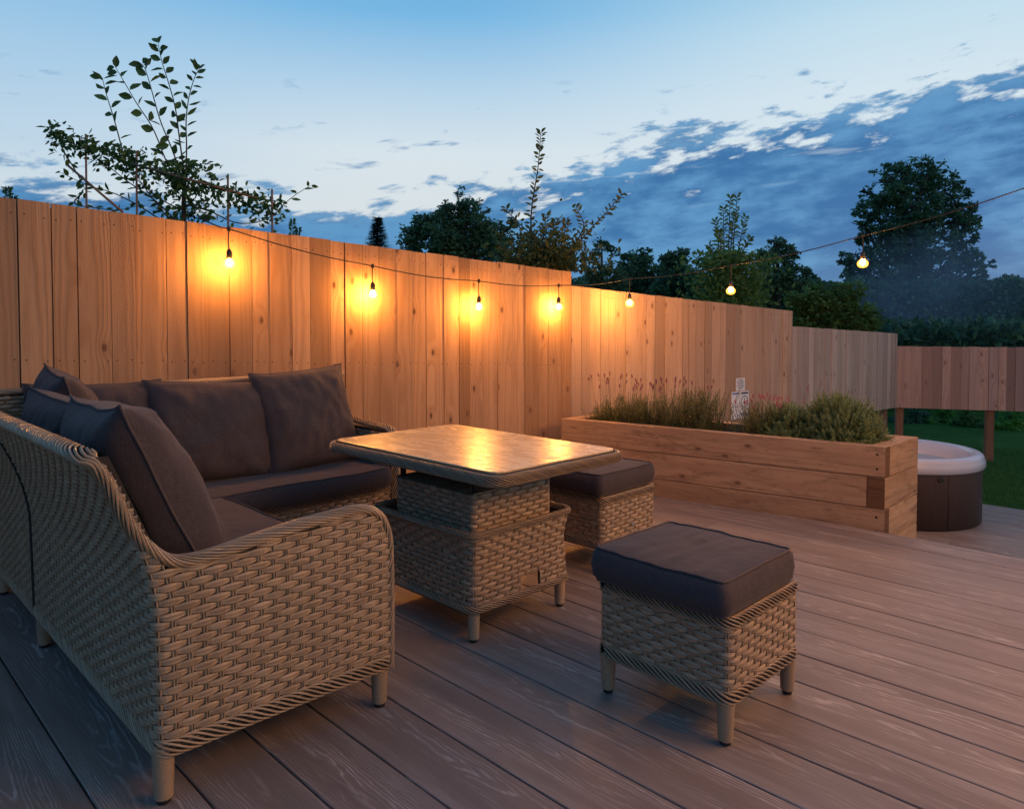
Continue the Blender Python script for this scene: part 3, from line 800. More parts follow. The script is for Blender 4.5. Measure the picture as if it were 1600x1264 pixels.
# bottom band, twisted strands round the foot of the end and back panels
rim = MB()
f_, Lr = rrect(XE, UO-.002, .650, 3.0, .035)
pts = [(UO+.0, 1.36, .150)]+[(fn_end(s, .15)[0].x, fn_end(s, .15)[0].y, .150) for s in [LE-RC-.01]+[LE-RC+pi*RC/2*q/6 for q in range(7)]+[Lback]]
braid(rim, pts, .026, .008, 9, .16, .0052, side=(0, 0, 1))
rim.build('base_band', ['wicker', 'wicker_core'], sofa)
# joint between the two modules of the back
t = MB(); t.tube([(-3.245, vb(z)-.002, z) for z in zs[:-1]], .007, 6); t.build('module_joint', 'wicker_core', sofa)
# body: inner faces and seat bases
ib = MB()
def slab(mb, x0, x1, y0, y1, z0, z1): mb.box(x0, x1, y0, y1, z0, z1, mi=1)
slab(ib, -3.44, UO-.055, .70, 1.36, .17, .325)
slab(ib, XE+.02, -3.44, .70, YE-.06, .17, .325)
ib.build('seat_base_core', ['wicker', 'wicker_core'], sofa)
# inner arm lining following the arm line
il = MB(); loopA = [(UO-.055, a, min(z, .9)-.004) for a, z in ARM[1:]]
b = len(il.v)
for (x, y, z) in loopA:
    zl = .3
    while vb(zl)+.02 > y and zl < z-.01: zl += .01
    il.v += [(x, y, zl), (x, y, z)]
for i in range(len(loopA)-1): il.face([b+2*i, b+2*i+2, b+2*i+3, b+2*i+1], None, 1)
il.build('arm_lining', ['wicker', 'wicker_core'], sofa)
# front of the near seat (faces +y) and front of the fence-side seat (faces +x)
fb = MB()
weave(fb, lambda s, z: (Vector((UO-.06-s, 1.372, z)), Vector((0, 1, 0))), 1.40, .16, .30)
weave(fb, lambda s, z: (Vector((-3.43, 1.40+s, z)), Vector((1, 0, 0))), YE-1.40-.05, .155, .29)
fb.box(-3.445, -3.437, 1.372, YE-.05, .15, .31, mi=1); fb.box(-3.44, UO-.06, 1.352, 1.362, .15, .31, mi=1)
braid(fb, [(-3.432, 1.38, .305), (-3.432, YE-.02, .305)], .020, .012, 8, .16, .0052, side=(0, 0, 1))
braid(fb, [(-3.432, 1.38, .155), (-3.432, YE-.02, .155)], .016, .010, 7, .16, .005, side=(0, 0, 1))
braid(fb, [(UO-.06, 1.372, .305), (-3.42, 1.372, .305)], .018, .012, 8, .16, .0052, side=(0, 0, 1))
fb.build('seat_front_weave', ['wicker', 'wicker_core'], sofa)
# far arm, woven, with its rim
fa = MB()
weave(fa, lambda s, z: (Vector((-3.42-s, YE, z)), Vector((0, 1, 0))), .60, .16, .62)
weave(fa, lambda s, z: (Vector((-3.42, YE-.055+s, z)), Vector((1, 0, 0))), .055, .16, .62)
weave(fa, lambda s, z: (Vector((-3.44-s, YE-.06, z)), Vector((0, -1, 0))), .56, .33, .62)
fa.box(-4.02, -3.43, YE-.05, YE-.01, .15, .63, mi=1)
fa.build('far_arm_weave', ['wicker', 'wicker_core'], sofa)
rim = MB(); braid(rim, smoothpath([(-3.425, YE-.03, .16), (-3.42, YE-.03, .58), (-3.44, YE-.03, .63), (-3.50, YE-.03, .655), (-3.8, YE-.03, .655), (-3.93, YE-.03, .68), (-4.0, YE-.03, .80), (-4.04, YE-.03, .90)], 2), .030, .017, 10, .19, .006, side=(0, 1, 0))
rim.build('arm_rim', ['wicker', 'wicker_core'], sofa)
# inner and outer back along the fence
bk = MB()
b = len(bk.v)
for z, x in ((.15, XE+.02), (.93, XE+.005)): bk.v += [(x, .64, z), (x, YE-.02, z), (x+.05, YE-.02, z), (x+.05, .64, z)]
bk.face([b, b+1, b+5, b+4], None, 1); bk.face([b+2, b+3, b+7, b+6], None, 1); bk.face([b+4, b+5, b+6, b+7], None, 1); bk.face([b+1, b+2, b+6, b+5], None, 1)
weave(bk, lambda s, z: (Vector((XE+.065, .66+s, z)), Vector((1, 0, 0))), 1.78, .34, .92)
b = len(bk.v)
for z in zs: bk.v += [(UO-.06, vb(z)+.055, z), (XE+.05, vb(z)+.055, z)]
for i in range(14): bk.face([b+2*i, b+2*i+1, b+2*i+3, b+2*i+2], None, 1)
bk.build('inner_back_weave', ['wicker', 'wicker_core'], sofa)
rim = MB(); braid(rim, [(XE+.03, .50, .937), (XE+.03, YE, .937)], .036, .017, 12, .24, .006, side=(1, 0, 0)); rim.build('back_rim', ['wicker', 'wicker_core'], sofa)
for x, y in ((UO-.028, .668), (UO-.028, 1.345), (-3.245, .675), (-3.44, 1.36), (-3.46, YE-.04), (XE+.04, YE-.04), (XE+.04, .68)): leg(sofa, x, y, .15, .027)

box_cushion('seat_cushion', -3.42, UO-.06, .70, 1.45, .325, .435, 'flat brown seat cushion on the near leg of the corner sofa', 'seat cushion', 'seat cushions of the corner sofa', seed=1)
box_cushion('seat_cushion', -4.0, -3.375, .70, 2.43, .325, .437, 'flat brown seat cushion on the fence side of the corner sofa', 'seat cushion', 'seat cushions of the corner sofa', seed=4, crown=.010)

def PM(c, yaw, lean, roll=0):
    """pillow frame: local x width, local y thickness (towards +y = front), local z up"""
    return Matrix.Translation(c) @ Matrix.Rotation(yaw, 4, 'Z') @ Matrix.Rotation(lean, 4, 'X') @ Matrix.Rotation(roll, 4, 'Y')
gp = 'loose back cushions of the corner sofa'
# along the near back: face +y, lean back
pillow('back_cushion', PM((-2.385, .765, .725), R(-3), R(24), R(-2)), .66, .66, .30, 'nearest brown back cushion, leaning beside the open arm and seen edge on', gp, 1, cr=.09)
pillow('back_cushion', PM((-2.99, .755, .71), R(2), R(18), R(2)), .60, .62, .26, 'brown back cushion behind the nearest one, its pale top seam at the left edge', gp, 5)
pillow('back_cushion', PM((-3.53, .86, .76), R(-6), R(14), R(3)), .56, .62, .24, 'back cushion at the far left end of the row, deepest in the sofa corner', gp, 9)
# along the fence: face +x
FY = R(-90)
pillow('back_cushion', PM((-3.90, 1.06, .70), FY+R(2), R(13), R(-1)), .62, .56, .19, 'brown back cushion half hidden behind the cushions of the sofa corner, against the fence', gp, 13)
pillow('back_cushion', PM((-3.83, 1.58, .685), FY+R(-3), R(18), R(-3)), .66, .56, .25, 'broad back cushion in the middle of the fence side, sloping back between two others', gp, 17, cr=.05)
pillow('back_cushion', PM((-3.79, 2.12, .71), FY+R(4), R(17), R(3)), .62, .60, .20, 'back cushion nearest the far arm, its left top corner sticking up', gp, 21)

# ------------------------------------------------------------------ stools
def make_stool(x0, x1, y0, y1, label, badge=False, seed=0):
    cx, cy = (x0+x1)/2, (y0+y1)/2
    r = thing('wicker_stool', (cx, cy, 0), label, 'stool', 'woven footstools')
    f, L = rrect(x0, x1, y0, y1, .03)
    mb = MB()
    def fn(s, z): a, b, nx, ny = f(s); return Vector((a, b, z)), Vector((nx, ny, 0))
    weave(mb, fn, L, .165, .365, closed=True)
    f2_, L2 = rrect(x0+.008, x1-.008, y0+.008, y1-.008, .025)
    b = len(mb.v); n = 60
    for j in range(n): a, c, _, _ = f2_(L2*j/n); mb.v += [(a, c, .14), (a, c, .375)]
    for j in range(n): q = (j+1) % n; mb.face([b+2*j, b+2*q, b+2*q+1, b+2*j+1], None, 1)
    mb.face([b+2*j+1 for j in range(n)], None, 1); mb.face([b+2*j for j in range(n)][::-1], None, 1)
    mb.build('woven_body', ['wicker', 'wicker_core'], r)
    for z, bb, nn in ((.374, .022, 9), (.148, .024, 8)):
        rm = MB(); pts = [(*f(L*j/120)[:2], z) for j in range(121)]
        braid(rm, [Vector(p) for p in pts[:-1]], bb, .009, nn, .14, .0052, side=(0, 0, 1), closed=False, step=L/200)
        rm.build('top_rim' if z > .3 else 'base_band', ['wicker', 'wicker_core'], r)
    tp = MB()   # woven flat top ledge
    for j in range(int(L/.008)):
        a, b2, nx, ny = f(j*.008); tp.tube([(a-nx*.004, b2-ny*.004, .392), (a-nx*.05, b2-ny*.05, .391)], .0036, 4, cap=False)
    tp.box(x0+.02, x1-.02, y0+.02, y1-.02, .376, .388, mi=1)
    tp.build('top_ledge', ['wicker', 'wicker_core'], r)
    for x in (x0+.024, x1-.024):
        for y in (y0+.024, y1-.024): leg(r, x, y, .135, .025)
    if badge:
        bd = MB(); bd.loft([[(x1+d_, cy+.02+.016*cos(t*pi/10)*q, .215+.009*sin(t*pi/10)*q) for t in range(20)] for d_, q in ((.004, 1), (.008, 1), (.009, .85))], cap1=True); bd.build('badge', 'badge_metal', r)
    return r
make_stool(-1.505, -1.02, 1.925, 2.395, 'nearest square woven footstool alone in the middle of the deck', seed=1)
box_cushion('stool_cushion', -1.500, -1.008, 1.872, 2.345, .400, .510, 'dark square cushion on the nearest footstool, top catching blue dusk light', 'cushion', 'footstool cushions', seed=31, r=.024, crown=.008)
t = MB(); t.box(-1.30, -1.20, 1.900, 1.914, .394, .400); tag(t.build('cushion_tie', 'piping_pale', None, (-1.25, 1.907, .394)), 'small pale fabric tie poking out under the cushion of the nearest footstool', 'fabric tie')
make_stool(-2.68, -2.19, 2.835, 3.29, 'farther woven footstool half behind the table, between it and the planter', True, seed=2)
box_cushion('stool_cushion', -2.695, -2.185, 2.80, 3.285, .400, .508, 'brown square cushion on the farther footstool beside the planter', 'cushion', 'footstool cushions', seed=37, r=.024, crown=.008)

# ------------------------------------------------------------------ table
tb = thing('rattan_table', (-2.40, 2.14, 0), 'woven rattan rising coffee table with a shiny glass top in front of the sofa', 'table')
bx0, bx1, by0, by1 = -2.71, -2.075, 1.865, 2.42
f, L = rrect(bx0, bx1, by0, by1, .03)
def flare(z): return .014+(.028*max(0, (z-.33)/.11)**1.3 if z > .33 else 0) - .014*min(1, max(0, (z-.12)/.2))
def fnt(s, z):
    a, b, nx, ny = f(s); q = flare(z); return Vector((a+nx*q, b+ny*q, z)), Vector((nx, ny, 0))
# opening near the foot of the +x face
wlen = bx1-bx0-.06; q_ = pi*.03/2; s_face = wlen+q_
def hole(s, z): y = by0+.03+(s-s_face); return not (s_face < s < s_face+(by1-by0-.06) and 2.12 < y < 2.235 and z < .205)
mb = MB(); weave(mb, fnt, L, .145, .425, hole, closed=True)
b = len(mb.v); n = 80
for zz in (.125, .33, .43):
    for j in range(n): a, c, nx, ny = f(L*j/n); q = flare(zz)-.008; mb.v.append((a+nx*q, c+ny*q, zz))
for lv in range(2):
    for j in range(n):
        q2 = (j+1) % n; sm_ = L*(j+.5)/n
        if lv == 0 and s_face < sm_ < s_face+(by1-by0-.06) and 2.12 < by0+.03+(sm_-s_face) < 2.235:
            a, c, nx, ny = f(L*j/n); a2, c2, _, _ = f(L*q2/n); i0 = len(mb.v); z3 = .205
            mb.v += [(a-.008, c, z3), (a2-.008, c2, z3)]
            mb.face([i0, i0+1, b+n+q2, b+n+j], None, 1); continue
        mb.face([b+lv*n+j, b+lv*n+q2, b+(lv+1)*n+q2, b+(lv+1)*n+j], None, 1)
mb.build('woven_base', ['wicker', 'wicker_core'], tb)
for z, bb, nn, ex in ((.432, .020, 9, .022), (.135, .022, 8, .012)):
    rm = MB(); pts = [Vector((f(L*j/160)[0]+f(L*j/160)[2]*ex, f(L*j/160)[1]+f(L*j/160)[3]*ex, z)) for j in range(161)]
    braid(rm, pts, bb*.7, .014, nn, .15, .0055, side=(0, 0, 1)); rm.build('base_rim' if z > .3 else 'base_band', ['wicker', 'wicker_core'], tb)
# inner rising box
ix0, ix1, iy0, iy1 = -2.625, -2.105, 1.895, 2.355
g, Lg = rrect(ix0, ix1, iy0, iy1, .022)
mb = MB(); weave(mb, lambda s, z: (Vector((g(s)[0], g(s)[1], z)), Vector((g(s)[2], g(s)[3], 0))), Lg, .36, .575, closed=True)
mb.box(ix0+.009, ix1-.009, iy0+.009, iy1-.009, .30, .573, mi=1)
mb.build('woven_lift_box', ['wicker', 'wicker_core'], tb)
mb = MB()
for j in range(26):     # woven lid of the lift box
    x = ix0+.012+(ix1-ix0-.024)*j/25; mb.tube([(x, iy0+.006, .577), (x, iy1-.006, .577)], .007, 5, cap=False)
mb.build('lift_box_lid', 'wicker', tb)
for x in (ix0+.025, ix1-.02):
    for y in (iy0+.025, iy1-.025):
        t = MB(); t.tube([(x, y, .573), (x, y, .665)], .0125, 12); t.build('support_post', 'dark_metal', tb)
for x in (bx0+.025, bx1-.02):
    for y in (by0+.02, by1-.02): leg(tb, x, y, .125, .024)
t = MB(); t.loft([[(-2.36+.018*cos(a*pi/10)*q, by0-.004-d_, .185+.010*sin(a*pi/10)*q) for a in range(20)] for d_, q in ((0, 1), (.005, 1), (.006, .8))], cap1=True); t.build('badge', 'badge_metal', tb)
# table top
tx0, tx1, ty0, ty1 = -3.045, -1.885, 1.805, 2.590
h, Lh = rrect(tx0, tx1, ty0, ty1, .065)
rm = MB(); pts = [Vector((*h(Lh*j/240)[:2], .675)) for j in range(241)]
# broad rolled edge: rows of twisted strands
braid(rm, pts, .025, .018, 14, .17, .0062, side=(0, 0, 1), step=.008)
rm.build('top_edge_braid', ['wicker', 'wicker_core'], tb)
t = MB(); h2, Lh2 = rrect(tx0+.012, tx1-.012, ty0+.012, ty1-.012, .055)
t.loft([[(*h2(Lh2*j/100)[:2], z) for j in range(100)] for z in (.655, .699)], cap0=True, cap1=True); t.build('top_board', 'wicker_core', tb)
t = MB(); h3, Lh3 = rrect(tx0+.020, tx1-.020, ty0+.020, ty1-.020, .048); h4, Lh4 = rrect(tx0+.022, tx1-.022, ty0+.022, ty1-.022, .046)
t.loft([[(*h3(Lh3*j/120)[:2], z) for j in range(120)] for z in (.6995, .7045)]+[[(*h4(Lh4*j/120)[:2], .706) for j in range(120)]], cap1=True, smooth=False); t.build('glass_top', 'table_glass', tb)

# ------------------------------------------------------------------ string of bulbs
BUL = [((-4.205, 1.80, 1.603), .19), ((-4.155, 2.745, 1.452), .18), ((-4.085, 3.635, 1.383), .185), ((-4.055, 4.50, 1.398), .17), ((-3.70, 5.15, 1.44), .20), ((-3.001, 5.622, 1.542), .20), ((-1.925, 5.566, 1.704), .19), ((-.895, 5.464, 1.905), .20),
       ((-.02, 4.85, 2.02), .2), ((.10, 4.20, 2.06), .2), ((.18, 3.60, 2.08), .2), ((.26, 3.05, 2.10), .2), ((.40, 2.50, 2.12), .2), ((.85, 2.10, 2.15), .2), ((1.4, 2.1, 2.2), .2),  # this row and the next: unseen bulbs added for warm light on the furniture
       ((1.75, 2.55, 2.2), .2), ((1.65, 3.10, 2.2), .2), ((1.45, 3.65, 2.2), .2), ((1.20, 4.20, 2.15), .2), ((.75, 4.55, 2.12), .2), ((.80, 3.70, 2.12), .2), ((.95, 3.0, 2.15), .2)]
BUL = [((x+(.11 if i < 4 else 0), y, z), d_) for i, ((x, y, z), d_) in enumerate(BUL)]
st = thing('string_light', BUL[0][0], 'sagging black string of glowing bulbs along fence and garden, with added ones out of view', 'string lights')
nodes_ = [Vector(p)+Vector((0, 0, d_+.01)) for p, d_ in BUL]
pts = [Vector((-4.27, 1.70, 1.875)), Vector((-4.19, 1.78, 1.82))]
for i, p in enumerate(nodes_):
    if i:
        a = nodes_[i-1]; 
        for t_ in (.25, .5, .75): pts.append(a.lerp(p, t_)-Vector((0, 0, .035*4*t_*(1-t_)*.6)))
    pts.append(p)
mb = MB(); mb.tube(smoothpath(pts, 1), .0042, 6)
mb.build('cable', 'cable_rubber', st)
for i, (p, d_) in enumerate(BUL):
    p = Vector(p); q = nodes_[i]
    mb = MB(); mb.lathe((p.x, p.y, p.z+.026), [(.012, 0), (.0165, .004), (.0165, .040), (.011, .052), (.005, .058)], 12)
    mb.tube([(p.x, p.y, p.z+.08), (p.x+.006, p.y-.008, p.z+.12), (p.x-.003, p.y, q.z-.01), q], .0036, 5)
    mb.lathe((q.x, q.y, q.z-.016), [(.005, 0), (.011, .006), (.012, .022), (.005, .03)], 10)
    sock = mb
    mb = MB(); mb.lathe((p.x, p.y, p.z-.036), [(.004, 0), (.022, .004), (.034, .014), (.039, .030), (.035, .046), (.023, .058), (.012, .066)], 16)
    bu_ = mb.build('bulb', 'amber_glass', st)
    sock.build('socket', 'cable_rubber', bu_)
    mb = MB(); mb.lathe((p.x, p.y, p.z-.014), [(.003, 0), (.013, .004), (.0175, .013), (.0175, .025), (.011, .036), (.004, .04)], 12)
    mb.build('filament', 'bulb_glow', bu_)

# ------------------------------------------------------------------ signs
p0, D, Nn = f2[1], f2[2], f2[3]
def on_fence(s, z, o=.01): q = p0+D*s+Nn*o; return Vector((q.x, q.y, z))
def pxs(px):   # where a sight line meets the fence line
    dd = at(px, 500, 1.0); dd = Vector((dd.x, dd.y)); a = Vector((p0.x, p0.y)); e_ = Vector((D.x, D.y))
    det = e_.x*(-dd.y)+dd.x*e_.y; return ((-a.x)*(-dd.y)+dd.x*(-a.y))/det
def sheet(name, s0, s1, z0, z1, label, marks, cat='sign'):
    r = thing(name, on_fence((s0+s1)/2, z0), label, cat)
    mb = MB(); P = [on_fence(s, z, o) for z in (z0, z1) for s, o in ((s0, .007), (s1, .007), (s1, .011), (s0, .011))]
    mb.hexa(P, 0); mats_ = ['sign_white']
    for nm, m_, lst in marks:
        mats_.append(m_)
        for (a0, a1, b0, b1) in lst:
            i0 = len(mb.v)
            for a, b in ((a0, b0), (a1, b0), (a1, b1), (a0, b1)): mb.v.append(tuple(on_fence(s0+(s1-s0)*a, z0+(z1-z0)*b, .0125)))
            mb.face([i0, i0+1, i0+2, i0+3], None, len(mats_)-1)
    mb.build('printed_board', mats_, r)
    return r
sA, sB = pxs(1150), pxs(1163.5)
Zs = 7.6; zf = lambda y: CAMH-(y-508)*Zs/F
rg = random.Random(5)
words = []
for i, (a, b) in enumerate(((.26, .76), (.10, .88), (.18, .82), (.10, .90), (.2, .8))):
    y = .80-i*.155; x = a
    while x < b-.04: x2 = min(b, x+rg.uniform(.07, .14)); words.append((x, x2-.02, y, y+.075)); x = x2+.015
sheet('notice_sign', sA, sB, zf(611), zf(591), 'small white notice with five bold lines of text, topmost of the three on the fence', [('lettering', 'sign_ink', words)])
s1_, s2_, s3_ = pxs(1143), pxs(1156), pxs(1170)
icons = [(x+.02+(rg.random()*.05), x+.14, y, y+.07) for x in (.08, .40, .72) for y in (.08, .25, .42, .60)]
sheet('instruction_poster', s1_, s2_-.004, zf(655), zf(612), 'white pictogram poster with a blue heading, left one of the pair under the notice', [('heading', 'sign_blue', [(.08, .92, .91, .96)]), ('pictograms', 'sign_blue', icons[::2]), ('red_marks', 'sign_red', icons[1::3])])
ring = []
for i in range(20):
    a = 2*pi*i/20; ring.append((.5+.38*cos(a)-.045, .5+.38*cos(a)+.045, .62+.2*sin(a)-.02, .62+.2*sin(a)+.02))
sheet('instruction_poster', s2_+.004, s3_, zf(655), zf(612), 'white poster with a black ring symbol, right one of the pair under the notice', [('heading', 'sign_ink', [(.08, .92, .90, .96)]), ('ring_symbol', 'sign_ink', ring+[(.35, .6, .55, .62), (.44, .52, .5, .74)]), ('pictograms', 'sign_blue', [(.1, .3, .1, .22), (.4, .55, .12, .2), (.68, .9, .1, .2)])])

# ------------------------------------------------------------------ hot tub
tc = Vector((-2.15, 7.11))
tub = thing('hot_tub', (tc.x, tc.y, LOW), 'round brown hot tub with a white rim on the lower deck behind the planter', 'hot tub')
def sq(r, z, n=72): return [(tc.x+r*cos(2*pi*j/n), tc.y+r*sin(2*pi*j/n), z) for j in range(n)]
mb = MB(); mb.loft([sq(.63, LOW), sq(.672, LOW+.01), sq(.672, .03)], smooth=True)
o = mb.build('cabinet', 'tub_cabinet', tub, (tc.x, tc.y, 0)); o.location = (0, 0, -LOW)
cabinet = o
vd = math.atan2(-tc.y, -tc.x)
for da in (.62, 1.9, -1.2):
    a = vd+da; t = MB(); t.tube([(tc.x+.6725*cos(a), tc.y+.6725*sin(a), z) for z in (LOW+.01, .03)], .003, 4); t.build('panel_seam', 'black_plastic', tub)
def cabinet_spot(px, py):
    best = None
    for i in range(721):
        a = vd-pi/2+pi*i/720; p = Vector((tc.x+.667*cos(a), tc.y+.667*sin(a), 0)); X = UX*p.x+VX*p.y; Y = UY*p.x+VY*p.y
        e_ = abs(CX+F*X/Y-px)
        if best is None or e_ < best[0]: best = (e_, a, Y)
    return best[1], CAMH-(py-508)*best[2]/F
a, zz = cabinet_spot(1473, 751)
t = MB(); c = Vector((tc.x+.673*cos(a), tc.y+.673*sin(a), zz)); n_ = Vector((cos(a), sin(a), 0)); s_ = Vector((-sin(a), cos(a), 0))
t.loft([[tuple(c+n_*d_+s_*(q*cos(b*pi/10))+Vector((0, 0, q*sin(b*pi/10)))) for b in range(20)] for d_, q in ((-.01, .024), (.006, .024), (.008, .016))], cap1=True); t.build('drain_cap', 'black_plastic', tub)
mb = MB(); mb.loft([sq(.682, .022), sq(.694, .032), sq(.694, .072), sq(.690, .086), sq(.685, .10), sq(.684, .104), sq(.680, .122), sq(.664, .138), sq(.63, .143), sq(.595, .139), sq(.565, .12), sq(.54, .06), sq(.50, -.02), sq(.46, -.28)], cap1=True)
mb.build('rim', 'white_acrylic', tub)
t = MB(); t.loft([sq(.527, .02), sq(.01, .021)]); t.build('water', 'tub_water', tub)

# ------------------------------------------------------------------ plants in the planter
def shoot(mb, p, d_, L, n, ll, lw, mi=0, droop=.0, stem=.0015, rg=random, spread=.9, up=0, base=.15):
    pts = []; q = Vector(p); dd = d_.normalized()
    for i in range(7):
        pts.append(q.copy()); q = q+dd*(L/6); dd = (dd+Vector((rg.uniform(-.08, .08), rg.uniform(-.08, .08), -droop))).normalized()
    mb.tube(pts, stem, 3, mi=mi, cap=False, rnd=(rg.random()*.4, 0, 0))
    for i in range(n):
        t = base+(1-base)*i/max(1, n-1); f_ = t*5.999; k_ = int(f_); c = pts[k_].lerp(pts[k_+1], f_-k_)
        tg = (pts[k_+1]-pts[k_]).normalized(); a = i*2.4+rg.random(); o = tg.orthogonal().normalized(); o2 = tg.cross(o)
        rad = o*cos(a)+o2*sin(a); ld = (tg*(1-spread*.55)+rad*spread+Vector((0, 0, up))).normalized()
        mb.quadleaf(c, ld, ld.cross(tg).normalized() if ld.cross(tg).length > 1e-4 else o, ll*rg.uniform(.7, 1.15)*(1-.35*t), lw, (rg.random(), 0, 0), mi)
    return pts
def planter_pt(a, b): q = PP(a, b); return Vector((q.x, q.y, TOPZ-.09))
def mound(label, name, a, b, rx, h_, n, matn, seed, ll=.018, lw=.0035, cat='plant', nl=34, jitter=.3):
    rg = random.Random(seed); c = planter_pt(a, b); mb = MB()
    for i in range(n):
        th = rg.uniform(0, 2*pi); cz = rg.random(); sz = sqrt(1-cz*cz); q = .45+.5*rg.random()**.5
        bump_ = 1+.16*nz((cos(th)*sz*2, sin(th)*sz*2, cz*2), 1.3, seed)
        st_ = c+Vector((cos(th)*sz*rx*q*bump_, sin(th)*sz*.21*q*bump_, cz*h_*q*bump_-.01))
        d_ = Vector((cos(th)*sz*.9, sin(th)*sz*.7, cz*.8+.55))
        shoot(mb, st_, d_, rg.uniform(.05, .095), nl, ll, lw, rg=rg, droop=.0, base=.05)
    o = mb.build(name, matn, None, tuple(c)); tag(o, label, cat); return o
mound('round dense green rosemary bush at the right end of the planter', 'rosemary_bush', .38, .30, .285, .345, 2100, 'leaf_rosemary', 3, lw=.005, nl=26, ll=.022)
mound('looser grey green bush beside the round rosemary bush, left of it', 'rosemary_bush', .72, .32, .17, .26, 700, 'leaf_rosemary', 5, lw=.005, nl=26, ll=.022)
def lavender(label, a0, a1, n, seed, petal, hmin, hmax, flower=.6, leafy=.12, matn='leaf_lavender', b_=.32, fl=.028):
    rg = random.Random(seed); c = planter_pt((a0+a1)/2, b_); r = thing('lavender_plant', tuple(c), label, 'plant', None)
    mb = MB(); fb_ = MB()
    for i in range(n):
        a = rg.uniform(a0, a1); b = rg.uniform(.15, .46); p = planter_pt(a, b)
        shoot(mb, p, Vector((rg.uniform(-.45, .45), rg.uniform(-.3, .3), 1)), leafy*rg.uniform(.7, 1.25), 30, .030, .0055, rg=rg)
    for i in range(int(n*flower*.25)):
        a = rg.uniform(a0, a1); b = rg.uniform(.15, .46); p = planter_pt(a, b)
        q = shoot(mb, p, Vector((rg.uniform(-.22, .22), rg.uniform(-.15, .15), 1)), rg.uniform(hmin, hmax), 5, .012, .002, rg=rg, stem=.0011)
        d_ = (q[-1]-q[-2]).normalized(); e_ = q[-1]
        for j in range(16):
            t = j/16; aa = j*2.4; o = d_.orthogonal().normalized(); o2 = d_.cross(o); rad = o*cos(aa)+o2*sin(aa)
            mb.quadleaf(e_+d_*(fl*t), (d_*.8+rad).normalized(), d_.cross(rad).normalized(), .012, .008, (rg.random(), 0, 0), 1)
    mb.build('foliage', [matn, petal], r)
lavender('low sparse lavender with dark dried heads at the far left end of the planter', 1.98, 2.2, 110, 21, 'petal_purple', .34, .43, .5, .18)
lavender('wide lavender clump with tall purple spikes left of the middle of the planter', 1.52, 2.0, 300, 22, 'petal_purple', .32, .42, .45, .24)
lavender('upright feathery yellow green plant in the middle of the planter', 1.22, 1.5, 230, 23, 'petal_purple', .30, .40, .15, .30)
lavender('lavender clump with pink topped heads in front of the posters', .72, 1.0, 230, 24, 'petal_pink', .25, .33, .42, .24)
def wisps(label, a, hs, seed):
    rg = random.Random(seed); c = planter_pt(a, .42); r = thing('flower_stems', tuple(c), label, 'plant'); mb = MB(); fb_ = MB()
    for h_ in hs:
        q = shoot(mb, planter_pt(a+rg.uniform(-.09, .09), .40), Vector((rg.uniform(-.1, .1), rg.uniform(-.05, .05), 1)), h_, 6, .012, .002, rg=rg, stem=.001)
        for j in range(12):
            p = q[-1]-Vector((0, 0, .05*j/12)); d_ = Vector((rg.uniform(-1, 1), rg.uniform(-1, 1), .4)).normalized(); mb.quadleaf(p, d_, d_.orthogonal().normalized(), .010, .007, (rg.random(), 0, 0), 1)
    mb.build('stems', ['leaf_lavender', 'petal_pink'], r)
wisps('thin tall stems with tiny pink flowers rising above the rosemary bush', .62, (.36, .42, .38, .45, .34), 8)

